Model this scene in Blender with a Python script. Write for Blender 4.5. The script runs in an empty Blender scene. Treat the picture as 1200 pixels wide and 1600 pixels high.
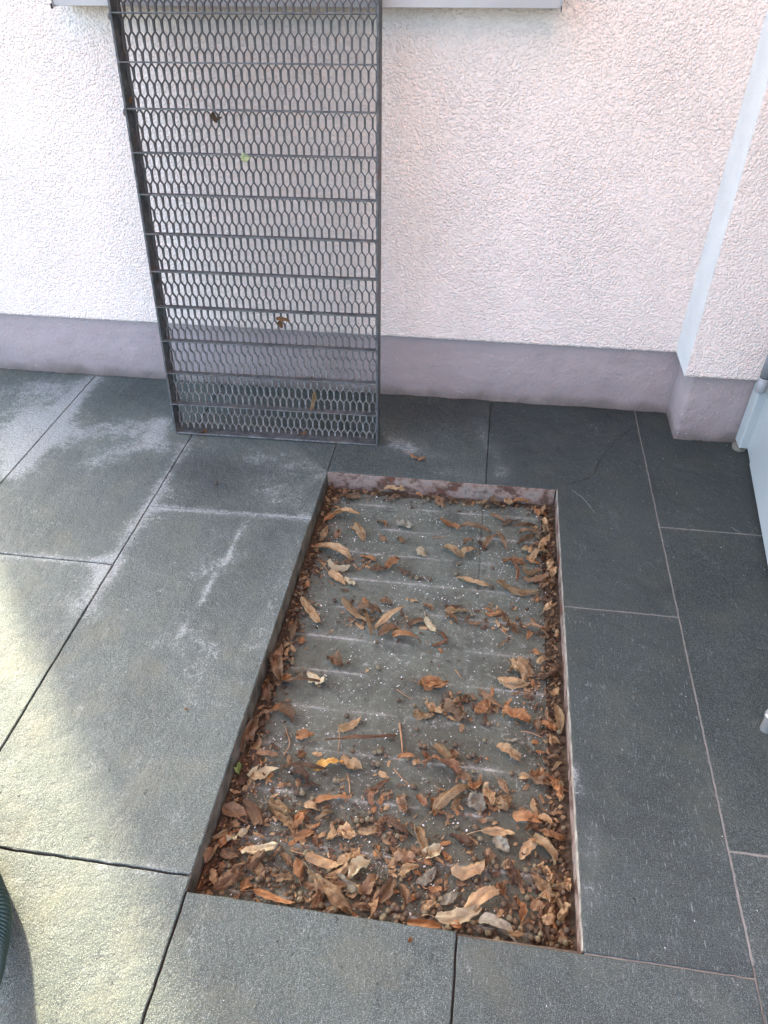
import bpy, bmesh, math, random
import numpy as np
from mathutils import Vector, Matrix
from mathutils import noise as mnoise
random.seed(7)
S = bpy.context.scene
R = math.radians

# ------------------------------------------------------------------ camera
CA, CB, CC = 0.150693405, 0.874702558, -0.0124939584
FPX = 1161.04
CAM = Vector((0.323352762, -1.29776005, 0.992051912))
ROT = Matrix.Rotation(CA, 3, 'Z') @ Matrix.Rotation(CB, 3, 'X') @ Matrix.Rotation(CC, 3, 'Z')
cam = bpy.data.objects.new('camera', bpy.data.cameras.new('camera'))
S.collection.objects.link(cam)
cam.matrix_world = Matrix.Translation(CAM) @ ROT.to_4x4()
cam.data.sensor_fit = 'HORIZONTAL'
cam.data.sensor_width = 36
cam.data.lens = FPX / 1200 * 36
cam.data.clip_start = 0.02
cam.data.clip_end = 200
S.camera = cam
S.render.resolution_x, S.render.resolution_y = 768, 1024

# ------------------------------------------------------------------ light
SUN_EL, SUN_AZ = 38.0, math.degrees(math.atan2(-0.68, 0.73))
w = bpy.data.worlds.new('World'); S.world = w; w.use_nodes = True
nt = w.node_tree
sky = nt.nodes.new('ShaderNodeTexSky'); sky.sky_type = 'NISHITA'; sky.sun_disc = False
sky.sun_elevation = R(SUN_EL); sky.sun_rotation = R(SUN_AZ)
sky.air_density = 1.0; sky.dust_density = 3.5; sky.ozone_density = 1.0
bg = nt.nodes['Background']; bg.inputs[1].default_value = 0.15
nt.links.new(sky.outputs[0], bg.inputs[0])
sl = bpy.data.lights.new('sun', 'SUN'); sl.energy = 2.1; sl.angle = R(2.2); sl.color = (1.0, 0.88, 0.62)
so = bpy.data.objects.new('sun', sl); S.collection.objects.link(so)
sd = Vector((math.sin(R(SUN_AZ)) * math.cos(R(SUN_EL)), math.cos(R(SUN_AZ)) * math.cos(R(SUN_EL)), math.sin(R(SUN_EL))))
so.rotation_euler = sd.to_track_quat('Z', 'Y').to_euler(); so.location = sd * 5
S.view_settings.view_transform = 'Standard'; S.view_settings.look = 'None'
S.view_settings.exposure = 3.0; S.view_settings.gamma = 1.0

# ------------------------------------------------------------------ helpers
def ray(u, v):
    return ROT @ Vector(((u - 600) / FPX, -(v - 800) / FPX, -1))
def gnd(u, v, z=0.0):
    r = ray(u, v); t = (z - CAM.z) / r.z
    return CAM + r * t
def onplane(u, v, q, n):
    r = ray(u, v); t = (Vector(q) - CAM).dot(n) / r.dot(n)
    return CAM + r * t

def link(name, me, mat=None, parent=None):
    o = bpy.data.objects.new(name, me)
    S.collection.objects.link(o)
    if mat is not None:
        for m in (mat if isinstance(mat, (list, tuple)) else [mat]): me.materials.append(m)
    if parent is not None: o.parent = parent
    return o
def tag(o, label, cat, group=None):
    o['label'] = label; o['category'] = cat
    if group: o['group'] = group
    return o
def kind(o, k='structure'):
    o['kind'] = k; return o
def empty(name, loc, label, cat, group=None):
    o = bpy.data.objects.new(name, None); S.collection.objects.link(o); o.location = loc
    o.empty_display_size = 0.05
    return tag(o, label, cat, group)

class MB:
    def __init__(self): self.v = []; self.f = []; self.m = []; self.uv = None
    def box(self, x0, x1, y0, y1, z0, z1, m=0, M=None):
        b = len(self.v)
        P = [(x0,y0,z0),(x1,y0,z0),(x1,y1,z0),(x0,y1,z0),(x0,y0,z1),(x1,y0,z1),(x1,y1,z1),(x0,y1,z1)]
        if M is not None: P = [tuple(M @ Vector(p)) for p in P]
        self.v += P
        for q in ((0,3,2,1),(4,5,6,7),(0,1,5,4),(1,2,6,5),(2,3,7,6),(3,0,4,7)):
            self.f.append(tuple(b + i for i in q)); self.m.append(m)
    def tube(self, pts, rad, n=10, m=0, cap=True):
        b = len(self.v); pts = [Vector(p) for p in pts]
        rr = rad if isinstance(rad, (list, tuple)) else [rad] * len(pts)
        up = Vector((0.3, 0.2, 1)).normalized()
        t0 = (pts[1] - pts[0]).normalized(); a = t0.cross(up)
        if a.length < 1e-3: a = t0.cross(Vector((1, 0, 0)))
        a.normalize()
        for i, p in enumerate(pts):
            t = (pts[min(i+1, len(pts)-1)] - pts[max(i-1, 0)]).normalized()
            a = (a - t * a.dot(t)).normalized(); c = t.cross(a)
            for k in range(n):
                an = 2 * math.pi * k / n
                self.v.append(tuple(p + (a * math.cos(an) + c * math.sin(an)) * rr[i]))
        for i in range(len(pts) - 1):
            for k in range(n):
                k2 = (k + 1) % n
                self.f.append((b+i*n+k, b+i*n+k2, b+(i+1)*n+k2, b+(i+1)*n+k)); self.m.append(m)
        if cap:
            self.f.append(tuple(b + k for k in range(n))[::-1]); self.m.append(m)
            e = b + (len(pts) - 1) * n
            self.f.append(tuple(e + k for k in range(n))); self.m.append(m)
    def mesh(self, name, smooth=False):
        me = bpy.data.meshes.new(name); me.from_pydata(self.v, [], self.f)
        me.polygons.foreach_set('material_index', self.m)
        if smooth: me.polygons.foreach_set('use_smooth', [True] * len(self.f))
        me.update(); return me
    def build(self, name, mat, parent=None, smooth=False, bevel=0, seg=2):
        o = link(name, self.mesh(name, smooth), mat, parent)
        if bevel:
            b = o.modifiers.new('bevel', 'BEVEL'); b.width = bevel; b.segments = seg; b.limit_method = 'ANGLE'
        return o

class NT:
    """small node-tree writer"""
    def __init__(self, name, rough=0.8, spec=0.3, metal=0.0):
        self.mat = bpy.data.materials.new(name); self.mat.use_nodes = True
        self.t = self.mat.node_tree; self.b = self.t.nodes['Principled BSDF']
        self.out = self.t.nodes['Material Output']
        self.b.inputs['Roughness'].default_value = rough
        self.b.inputs['Specular IOR Level'].default_value = spec
        self.b.inputs['Metallic'].default_value = metal
        self.co = self.t.nodes.new('ShaderNodeTexCoord')
    def n(self, ty, **k):
        x = self.t.nodes.new(ty)
        for a, v in k.items(): setattr(x, a, v)
        return x
    def set(self, sock, v):
        if hasattr(v, 'links') or isinstance(v, bpy.types.NodeSocket): self.t.links.new(v, sock)
        else: sock.default_value = v
    def coord(self, scale=(1,1,1), kind='Object', loc=(0,0,0), rot=(0,0,0)):
        m = self.n('ShaderNodeMapping'); self.t.links.new(self.co.outputs[kind], m.inputs[0])
        m.inputs['Scale'].default_value = scale; m.inputs['Location'].default_value = loc; m.inputs['Rotation'].default_value = rot
        return m.outputs[0]
    def noise(self, scale, detail=3, rough=0.55, vec=None, dist=0.0, out=0):
        x = self.n('ShaderNodeTexNoise'); x.inputs['Scale'].default_value = scale; x.inputs['Detail'].default_value = detail
        x.inputs['Roughness'].default_value = rough; x.inputs['Distortion'].default_value = dist
        self.t.links.new(vec if vec is not None else self.co.outputs['Object'], x.inputs['Vector'])
        return x.outputs[out]
    def voro(self, scale, feature='F1', vec=None, out='Distance', rnd=1.0):
        x = self.n('ShaderNodeTexVoronoi', feature=feature); x.inputs['Scale'].default_value = scale
        x.inputs['Randomness'].default_value = rnd
        self.t.links.new(vec if vec is not None else self.co.outputs['Object'], x.inputs['Vector'])
        return x.outputs[out]
    def ramp(self, fac, stops, interp='LINEAR'):
        x = self.n('ShaderNodeValToRGB'); cr = x.color_ramp; cr.interpolation = interp
        while len(cr.elements) < len(stops): cr.elements.new(0.5)
        for e, (p, c) in zip(cr.elements, stops):
            e.position = p; e.color = (c if len(c) == 4 else (*c, 1)) if isinstance(c, (tuple, list)) else (c, c, c, 1)
        self.t.links.new(fac, x.inputs[0]); return x.outputs[0]
    def mix(self, fac, a, b, mode='MIX'):
        x = self.n('ShaderNodeMix', data_type='RGBA', blend_type=mode)
        for s, v in ((x.inputs[0], fac), (x.inputs[6], a), (x.inputs[7], b)):
            if isinstance(v, tuple) and len(v) == 3: v = (*v, 1)
            self.set(s, v)
        return x.outputs[2]
    def math(self, op, a, b=0.0, clamp=False):
        x = self.n('ShaderNodeMath', operation=op, use_clamp=clamp); self.set(x.inputs[0], a); self.set(x.inputs[1], b)
        return x.outputs[0]
    def attr(self, name, out='Fac'):
        x = self.n('ShaderNodeAttribute', attribute_name=name); return x.outputs[out]
    def bump(self, h, dist, strength=1.0, normal=None):
        x = self.n('ShaderNodeBump'); x.inputs['Distance'].default_value = dist; x.inputs['Strength'].default_value = strength
        self.t.links.new(h, x.inputs['Height'])
        if normal is not None: self.t.links.new(normal, x.inputs['Normal'])
        return x.outputs[0]
    def color(self, c): self.set(self.b.inputs['Base Color'], (*c, 1) if isinstance(c, tuple) and len(c) == 3 else c)
    def normal(self, nrm): self.t.links.new(nrm, self.b.inputs['Normal'])
    def rough(self, r): self.set(self.b.inputs['Roughness'], r)

# ------------------------------------------------------------------ materials
def mat_stucco():
    M = NT('stucco', 0.92, 0.2)
    wv = M.noise(90, 2, 0.5, out=1)
    v = M.n('ShaderNodeMix', data_type='VECTOR'); v.inputs[0].default_value = 0.006
    M.t.links.new(M.co.outputs['Object'], v.inputs[4]); M.t.links.new(wv, v.inputs[5])
    vec = v.outputs[1]
    a = M.noise(235, 3.2, 0.66, vec, 0.15)
    b = M.ramp(M.voro(200, 'F1', vec), [(0.0, 1.0), (0.8, 0.0)], 'EASE')
    c = M.noise(700, 2, 0.5)
    h = M.math('ADD', M.math('MULTIPLY', M.ramp(a, [(0.26, 0.0), (0.72, 1.0)]), 0.55), M.math('MULTIPLY', b, 0.95))
    h = M.math('ADD', h, M.math('MULTIPLY', c, 0.25))
    h = M.math('MULTIPLY', h, M.ramp(M.noise(7, 3), [(0.3, 0.75), (0.7, 1.1)]))
    M.normal(M.bump(h, 0.0027, 1.0))
    col = M.mix(M.noise(2.2, 3), (0.87, 0.735, 0.655), (0.90, 0.775, 0.695))
    col = M.mix(M.math('MULTIPLY', M.ramp(a, [(0.3, 1.0), (0.5, 0.0)]), 0.12), col, (0.50, 0.42, 0.40))
    spk = M.ramp(M.noise(170, 1, 0.4), [(0.80, 0.0), (0.83, 1.0)])
    col = M.mix(M.math('MULTIPLY', spk, 0.7), col, (0.18, 0.13, 0.12))
    M.color(col); return M.mat
def mat_plinth():
    M = NT('plinth_paint', 0.75, 0.3)
    n1 = M.noise(9, 4); n2 = M.noise(60, 4, 0.6); n3 = M.noise(260, 3)
    col = M.mix(n1, (0.325, 0.265, 0.26), (0.41, 0.345, 0.34))
    col = M.mix(M.ramp(n2, [(0.62, 0.0), (0.75, 0.5)]), col, (0.42, 0.39, 0.40))
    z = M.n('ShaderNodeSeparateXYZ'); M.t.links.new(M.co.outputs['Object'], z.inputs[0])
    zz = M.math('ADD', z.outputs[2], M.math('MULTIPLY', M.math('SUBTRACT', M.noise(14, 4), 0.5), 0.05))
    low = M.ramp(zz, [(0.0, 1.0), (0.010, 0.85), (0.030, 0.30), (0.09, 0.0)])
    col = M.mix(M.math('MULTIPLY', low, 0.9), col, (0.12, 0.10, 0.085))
    col = M.mix(M.math('MULTIPLY', M.ramp(M.noise(5, 5, 0.7, M.coord((1, 1, 2.2))), [(0.5, 0.0), (0.7, 1.0)]), 0.3), col, (0.36, 0.31, 0.27))
    chips = M.ramp(M.voro(95, 'F1'), [(0.07, 1.0), (0.11, 0.0)])
    keep = M.ramp(M.noise(20, 1), [(0.58, 0.0), (0.61, 1.0)])
    col = M.mix(M.math('MULTIPLY', chips, keep), col, (0.75, 0.73, 0.72))
    M.color(col)
    h = M.math('ADD', M.math('MULTIPLY', M.noise(28, 4, 0.6), 1.0), M.math('MULTIPLY', n3, 0.25))
    M.normal(M.bump(h, 0.007, 0.9)); return M.mat
def mat_tile():
    M = NT('slate_tile', 0.62, 0.35)
    tone = M.attr('tone'); st = M.attr('stain'); streak = M.attr('streak'); wet = M.attr('dark')
    n1 = M.noise(4.5, 5, 0.6); n2 = M.noise(38, 5, 0.65); n3 = M.noise(320, 3, 0.6); n4 = M.noise(900, 2)
    col = M.mix(M.ramp(n1, [(0.34, 0.0), (0.66, 1.0)]), (0.022, 0.030, 0.0285), (0.053, 0.068, 0.063))
    col = M.mix(M.math('MULTIPLY', M.ramp(n2, [(0.35, 0.0), (0.7, 1.0)]), 0.55), col, (0.080, 0.097, 0.088))
    col = M.mix(M.math('MULTIPLY', M.ramp(n3, [(0.35, 1.0), (0.52, 0.0)]), 0.7), col, (0.022, 0.028, 0.028))
    col = M.mix(M.math('MULTIPLY', M.ramp(n4, [(0.55, 0.0), (0.66, 1.0)]), 0.7), col, (0.27, 0.30, 0.29))
    col = M.mix(M.math('MULTIPLY', M.ramp(M.noise(420, 3, 0.6), [(0.60, 0.0), (0.68, 1.0)]), 0.5), col, (0.22, 0.245, 0.24))
    # olive mineral clouds
    col = M.mix(M.math('MULTIPLY', M.ramp(M.noise(11, 4), [(0.5, 0.0), (0.75, 1.0)]), 0.45), col, (0.115, 0.115, 0.085))
    # pale lengthwise flecks
    f1 = M.noise(1.0, 2, 0.5, M.coord((430, 75, 200), loc=(3, 1, 0)), 0.4)
    fl = M.ramp(f1, [(0.615, 0.0), (0.74, 1.0)])
    col = M.mix(M.math('MULTIPLY', M.math('MULTIPLY', fl, streak), 0.55), col, (0.33, 0.35, 0.34))
    # dark pits
    pt = M.ramp(M.noise(1.0, 1, 0.5, M.coord((260, 190, 200), rot=(0, 0, 0.6)), 0.8), [(0.76, 0.0), (0.79, 1.0)])
    col = M.mix(M.math('MULTIPLY', pt, 0.8), col, (0.02, 0.02, 0.02))
    p2 = M.ramp(M.noise(1.0, 2, 0.5, M.coord((130, 75, 100), rot=(0, 0, -0.5)), 1.2), [(0.73, 0.0), (0.76, 1.0)])
    col = M.mix(M.math('MULTIPLY', p2, 0.75), col, (0.02, 0.022, 0.02)); pt = M.math('MAXIMUM', pt, p2)
    # faint pale veins
    vn = M.ramp(M.math('ABSOLUTE', M.math('SUBTRACT', M.noise(1.0, 4, 0.6, M.coord((22, 9, 20), rot=(0, 0, -0.45)), 1.0), 0.5)), [(0.0, 1.0), (0.012, 0.0)])
    vn = M.math('MULTIPLY', vn, M.ramp(M.noise(14, 3), [(0.52, 0.0), (0.62, 1.0)]))
    col = M.mix(M.math('MULTIPLY', M.math('MULTIPLY', vn, M.ramp(M.noise(300, 3), [(0.4, 0.0), (0.6, 1.0)])), 0.55), col, (0.30, 0.33, 0.325))
    # per tile tone, with the left-to-right light falloff put into it
    t = M.mix(1.0, col, M.mix(tone, (0.52, 0.56, 0.565), (1.40, 1.43, 1.33)), 'MULTIPLY')
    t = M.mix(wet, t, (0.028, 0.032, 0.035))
    # lime bloom: soft haze plus crisp crystals
    fn = M.math('ADD', M.math('MULTIPLY', M.noise(150, 5, 0.78, dist=1.2), 0.62), M.math('MULTIPLY', M.noise(28, 5, 0.7), 0.38))
    st = M.math('ADD', st, M.math('MULTIPLY', M.math('MULTIPLY', M.ramp(M.noise(6.5, 5, 0.65), [(0.42, 0.0), (0.68, 1.0)]), M.ramp(tone, [(0.12, 0.0), (0.45, 0.75)])), 0.42))
    thr = M.math('SUBTRACT', M.math('ADD', fn, M.math('MULTIPLY', st, 0.27)), 0.655)
    cr = M.math('MULTIPLY', thr, 9.0, True)
    haze = M.math('MULTIPLY', M.math('MULTIPLY', st, 0.18), M.ramp(M.noise(24, 4), [(0.3, 0.2), (0.7, 1.0)]))
    cr = M.math('MULTIPLY', cr, M.ramp(M.noise(260, 4, 0.7), [(0.38, 0.15), (0.58, 1.0)]))
    t = M.mix(haze, t, (0.34, 0.37, 0.355))
    t = M.mix(M.math('MULTIPLY', cr, 0.62), t, (0.40, 0.43, 0.415))
    # scattered white specks
    sp = M.ramp(M.voro(70, 'F1', M.coord((1, 0.8, 1))), [(0.035, 1.0), (0.06, 0.0)])
    kp = M.ramp(M.noise(26, 2), [(0.56, 0.0), (0.60, 1.0)])
    t = M.mix(M.math('MULTIPLY', M.math('MULTIPLY', sp, kp), 0.75), t, (0.55, 0.57, 0.56))
    M.color(t)
    h = M.math('ADD', M.math('MULTIPLY', n2, 1.3), M.math('MULTIPLY', n3, 0.42))
    h = M.math('ADD', h, M.math('MULTIPLY', fl, 0.1)); h = M.math('SUBTRACT', h, M.math('MULTIPLY', pt, 0.9))
    h = M.math('ADD', h, M.math('MULTIPLY', cr, 0.12))
    M.normal(M.bump(h, 0.0040, 0.9))
    M.rough(M.ramp(n2, [(0.3, 0.52), (0.7, 0.78)])); return M.mat
def mat_grout():
    M = NT('joint_fill', 0.95, 0.1)
    z = M.n('ShaderNodeSeparateXYZ'); M.t.links.new(M.co.outputs['Object'], z.inputs[0])
    side = M.ramp(z.outputs[0], [(0.38, 0.0), (0.45, 1.0)])
    n = M.noise(60, 4)
    d = M.mix(n, (0.012, 0.012, 0.012), (0.05, 0.045, 0.04)); l = M.mix(n, (0.10, 0.10, 0.088), (0.27, 0.26, 0.235))
    M.color(M.mix(side, d, l)); return M.mat
def mat_pitfloor():
    M = NT('pit_floor_stone', 0.85, 0.2)
    n1 = M.noise(7, 4); n2 = M.noise(70, 5, 0.65); n3 = M.noise(420, 3)
    col = M.mix(n1, (0.072, 0.086, 0.068), (0.155, 0.172, 0.140))
    col = M.mix(M.math('MULTIPLY', M.ramp(n2, [(0.3, 1.0), (0.55, 0.0)]), 0.4), col, (0.05, 0.05, 0.046))
    col = M.mix(M.math('MULTIPLY', M.ramp(n3, [(0.55, 0.0), (0.75, 1.0)]), 0.5), col, (0.24, 0.24, 0.23))
    xyz = M.n('ShaderNodeSeparateXYZ'); M.t.links.new(M.co.outputs['Object'], xyz.inputs[0])
    silt = M.math('ADD', M.math('MULTIPLY', xyz.outputs[1], -0.42), M.math('MULTIPLY', M.noise(11, 5, 0.7), 0.9))
    silt = M.ramp(silt, [(0.52, 0.0), (0.80, 1.0)])
    col = M.mix(M.math('MULTIPLY', silt, 0.6), col, (0.046, 0.042, 0.029))
    damp = M.ramp(M.noise(16, 4, 0.65), [(0.56, 0.0), (0.66, 1.0)])
    col = M.mix(M.math('MULTIPLY', damp, 0.45), col, (0.038, 0.038, 0.034))
    # dried lime lines left under the grating bars
    ln = M.attr('bars')
    br = M.ramp(M.noise(10, 4, 0.7), [(0.43, 0.0), (0.62, 1.0)])
    fine = M.ramp(M.noise(140, 4, 0.7), [(0.35, 0.25), (0.6, 1.0)])
    col = M.mix(M.math('MULTIPLY', M.math('MULTIPLY', M.math('MULTIPLY', ln, br), fine), 0.75), col, (0.42, 0.42, 0.39))
    sp = M.ramp(M.noise(90, 6, 0.8, dist=0.8), [(0.565, 0.0), (0.66, 1.0)])
    col = M.mix(M.math('MULTIPLY', M.math('MULTIPLY', sp, M.ramp(M.noise(6, 3), [(0.4, 0.15), (0.62, 1.0)])), 0.72), col, (0.46, 0.46, 0.43))
    M.color(col)
    M.normal(M.bump(M.math('ADD', M.math('MULTIPLY', n2, 0.9), M.math('MULTIPLY', n3, 0.6)), 0.004, 1.0)); return M.mat
def mat_simple(name, c1, c2, scale, rough=0.7, spec=0.3, metal=0.0, bump=0.0, bscale=200):
    M = NT(name, rough, spec, metal)
    M.color(M.mix(M.ramp(M.noise(scale, 4, 0.6), [(0.35, 0.0), (0.65, 1.0)]), c1, c2))
    if bump: M.normal(M.bump(M.noise(bscale, 4), bump, 0.8))
    return M.mat
def mat_galv(name='weathered_zinc', tint=(1, 1, 1), rust=0.3):
    M = NT(name, 0.6, 0.4, 0.35)
    c1 = tuple(a * b for a, b in zip((0.052, 0.056, 0.056), tint)); c2 = tuple(a * b for a, b in zip((0.150, 0.160, 0.156), tint))
    col = M.mix(M.ramp(M.noise(45, 5, 0.7), [(0.35, 0.0), (0.65, 1.0)]), c1, c2)
    col = M.mix(M.math('MULTIPLY', M.ramp(M.noise(160, 4, 0.7), [(0.6, 0.0), (0.7, 1.0)]), 0.6), col, (0.42, 0.42, 0.40))
    col = M.mix(M.math('MULTIPLY', M.ramp(M.noise(22, 5, 0.7), [(0.54, 0.0), (0.68, 1.0)]), rust), col, (0.13, 0.062, 0.04))
    M.color(col); M.normal(M.bump(M.noise(300, 4), 0.0006, 0.9)); return M.mat
def mat_mesh():
    M = NT('weathered_mesh', 0.6, 0.4, 0.3)
    z = M.n('ShaderNodeSeparateXYZ'); M.t.links.new(M.co.outputs['Object'], z.inputs[0])
    lime = M.ramp(M.math('ADD', z.outputs[2], M.math('MULTIPLY', M.noise(8, 3), 0.2)), [(0.22, 1.0), (0.42, 0.0)])
    col = M.mix(M.noise(60, 4), (0.062, 0.059, 0.057), (0.140, 0.135, 0.130))
    k = M.math('MULTIPLY', M.ramp(M.noise(170, 4, 0.7), [(0.40, 0.15), (0.60, 1.0)]), lime)
    col = M.mix(M.math('MULTIPLY', k, 0.75), col, (0.42, 0.41, 0.385))
    col = M.mix(M.math('MULTIPLY', M.ramp(M.noise(30, 4, 0.7), [(0.6, 0.0), (0.72, 1.0)]), 0.4), col, (0.14, 0.08, 0.06))
    M.color(col); M.normal(M.bump(M.noise(400, 3), 0.0005, 0.9)); return M.mat
def mat_rust():
    M = NT('rusty_pit_steel', 0.85, 0.25, 0.0)
    n = M.noise(16, 5, 0.7)
    col = M.ramp(n, [(0.36, (0.17, 0.05, 0.028)), (0.44, (0.09, 0.055, 0.042)), (0.52, (0.27, 0.195, 0.16)), (0.62, (0.25, 0.215, 0.185)), (0.72, (0.10, 0.075, 0.058))])
    col = M.mix(M.math('MULTIPLY', M.ramp(M.noise(120, 4, 0.7), [(0.5, 0.0), (0.65, 1.0)]), 0.5), col, (0.10, 0.045, 0.025))
    M.color(col); M.normal(M.bump(M.noise(130, 5, 0.7), 0.003, 0.9)); return M.mat
def mat_leaf(name, c1, c2, c3):
    def ds(c):
        g_ = 0.35 * c[0] + 0.5 * c[1] + 0.15 * c[2]; return (c[0] * 0.74, c[1] * 0.83, c[2] * 0.82)
    c1, c2, c3 = ds(c1), ds(c2), ds(c3)
    M = NT(name, 0.72, 0.25)
    oi = M.n('ShaderNodeObjectInfo')
    vv = M.n('ShaderNodeVectorMath', operation='ADD'); M.t.links.new(M.co.outputs['Object'], vv.inputs[0])
    cmb = M.n('ShaderNodeCombineXYZ'); M.t.links.new(oi.outputs['Random'], cmb.inputs[0]); M.t.links.new(cmb.outputs[0], vv.inputs[1])
    v = vv.outputs[0]
    col = M.mix(M.ramp(M.noise(90, 4, 0.65, v), [(0.35, 0.0), (0.65, 1.0)]), c1, c2)
    col = M.mix(M.math('MULTIPLY', M.ramp(M.noise(45, 5, 0.7, v), [(0.56, 0.0), (0.70, 1.0)]), 0.75), col, c3)
    uvx = M.n('ShaderNodeSeparateXYZ'); M.t.links.new(M.co.outputs['UV'], uvx.inputs[0])
    # midrib and side veins
    rib = M.ramp(M.math('ABSOLUTE', M.math('SUBTRACT', uvx.outputs[1], 0.5)), [(0.0, 1.0), (0.05, 0.0)])
    s = M.math('ADD', M.math('MULTIPLY', uvx.outputs[0], 95.0), M.math('MULTIPLY', M.math('ABSOLUTE', M.math('SUBTRACT', uvx.outputs[1], 0.5)), -42.0))
    vein = M.math('MULTIPLY', M.math('ADD', M.math('SINE', s), 1.0), 0.5)
    dk = tuple(x * 0.55 for x in c1)
    col = M.mix(M.math('MULTIPLY', M.math('POWER', vein, 4.0), 0.35), col, dk)
    col = M.mix(M.math('MULTIPLY', rib, 0.6), col, tuple(min(1, x * 1.3) for x in c2))
    hsv = M.n('ShaderNodeHueSaturation'); M.t.links.new(col, hsv.inputs['Color'])
    M.t.links.new(M.math('ADD', M.math('MULTIPLY', oi.outputs['Random'], 0.85), 0.62), hsv.inputs['Value'])
    M.color(hsv.outputs[0])
    h = M.math('ADD', M.math('MULTIPLY', vein, 0.25), M.math('ADD', M.math('MULTIPLY', rib, 0.9), M.noise(260, 3, 0.6, v)))
    M.normal(M.bump(h, 0.0009, 0.9))
    tr = M.n('ShaderNodeBsdfTranslucent'); M.t.links.new(hsv.outputs[0], tr.inputs[0])
    mx = M.n('ShaderNodeMixShader'); mx.inputs[0].default_value = 0.18
    M.t.links.new(M.b.outputs[0], mx.inputs[1]); M.t.links.new(tr.outputs[0], mx.inputs[2]); M.t.links.new(mx.outputs[0], M.out.inputs[0])
    return M.mat

STUCCO = mat_stucco(); PLINTH = mat_plinth(); TILE = mat_tile(); GROUT = mat_grout(); PITF = mat_pitfloor()
ZINC = mat_galv('weathered_zinc', rust=0.35); FRAMEM = mat_galv('grating_frame_steel', (0.85, 0.82, 0.84), 0.9); MESHM = mat_mesh(); RUST = mat_rust()
LIP = mat_simple('pale_mortar_lip', (0.16, 0.15, 0.12), (0.36, 0.345, 0.29), 40, 0.9, bump=0.002)
SILLM = mat_simple('grey_sill_metal', (0.36, 0.35, 0.345), (0.42, 0.41, 0.40), 5, 0.45, 0.5, 0.1)
DARKG = mat_simple('dark_rubber', (0.03, 0.03, 0.032), (0.05, 0.05, 0.055), 40, 0.7)
DOORM = mat_simple('white_door_plastic', (0.39, 0.435, 0.43), (0.43, 0.475, 0.47), 6, 0.4, 0.5)
HINGE = mat_simple('hinge_grey_plastic', (0.25, 0.265, 0.27), (0.30, 0.31, 0.32), 8, 0.4, 0.5)
CAPM = mat_simple('yellowed_cap', (0.22, 0.215, 0.17), (0.15, 0.145, 0.115), 60, 0.6)
METAL = mat_simple('brushed_metal', (0.55, 0.56, 0.55), (0.70, 0.70, 0.69), 30, 0.3, 0.5, 0.8)
HOSE = mat_simple('green_hose_plastic', (0.009, 0.022, 0.020), (0.014, 0.032, 0.029), 30, 0.3, 0.5)
GROUND = mat_simple('ground_gravel', (0.12, 0.11, 0.10), (0.22, 0.21, 0.19), 30, 0.95, bump=0.01, bscale=60)
CRACK = mat_simple('crack_dark', (0.008, 0.008, 0.008), (0.02, 0.02, 0.02), 60, 0.95)
SCRATCH = mat_simple('scratch_pale', (0.22, 0.23, 0.23), (0.32, 0.33, 0.33), 60, 0.95)
LEAFM = {
 'tan':    mat_leaf('leaf_tan', (0.31, 0.175, 0.088), (0.46, 0.29, 0.16), (0.17, 0.085, 0.042)),
 'pale':   mat_leaf('leaf_pale', (0.42, 0.30, 0.18), (0.56, 0.44, 0.29), (0.25, 0.15, 0.08)),
 'orange': mat_leaf('leaf_orange', (0.27, 0.115, 0.050), (0.38, 0.18, 0.08), (0.14, 0.058, 0.030)),
 'red':    mat_leaf('leaf_red_brown', (0.15, 0.068, 0.038), (0.24, 0.118, 0.064), (0.075, 0.032, 0.022)),
 'brown':  mat_leaf('leaf_brown', (0.165, 0.088, 0.048), (0.28, 0.160, 0.092), (0.08, 0.042, 0.026)),
 'dark':   mat_leaf('leaf_dark', (0.075, 0.04, 0.026), (0.14, 0.075, 0.045), (0.035, 0.02, 0.015)),
 'grey':   mat_leaf('leaf_grey', (0.22, 0.18, 0.135), (0.33, 0.275, 0.21), (0.12, 0.09, 0.065)),
 'gold':   mat_leaf('leaf_gold', (0.50, 0.24, 0.06), (0.60, 0.33, 0.10), (0.28, 0.12, 0.04)),
 'olive':  mat_leaf('leaf_pale_olive', (0.34, 0.34, 0.17), (0.48, 0.47, 0.28), (0.16, 0.15, 0.08)),
 'green':  mat_leaf('leaf_green', (0.20, 0.23, 0.06), (0.30, 0.33, 0.12), (0.10, 0.11, 0.03)),
}
NUTM = [mat_simple('nutlet_olive', (0.095, 0.080, 0.048), (0.175, 0.15, 0.095), 300, 0.9, bump=0.0008, bscale=700),
        mat_simple('nutlet_brown', (0.075, 0.052, 0.032), (0.14, 0.10, 0.06), 300, 0.9, bump=0.0008, bscale=700),
        mat_simple('nutlet_dark', (0.05, 0.037, 0.026), (0.10, 0.075, 0.05), 300, 0.9, bump=0.0008, bscale=700)]
TWIG = mat_simple('twig_bark', (0.20, 0.11, 0.055), (0.34, 0.20, 0.11), 120, 0.9, bump=0.001, bscale=400)
GRIT = mat_simple('white_grit', (0.50, 0.50, 0.48), (0.72, 0.72, 0.69), 60, 0.9)

# ------------------------------------------------------------------ ground and patio
PW, PL, PD = 0.5, 0.916, 0.045
g = MB(); g.box(-40, 40, -40, 40, -0.30, -0.075)
kind(g.build('ground', GROUND))

ck = [gnd(*p) for p in ((143, 595), (0, 750))]
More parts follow.
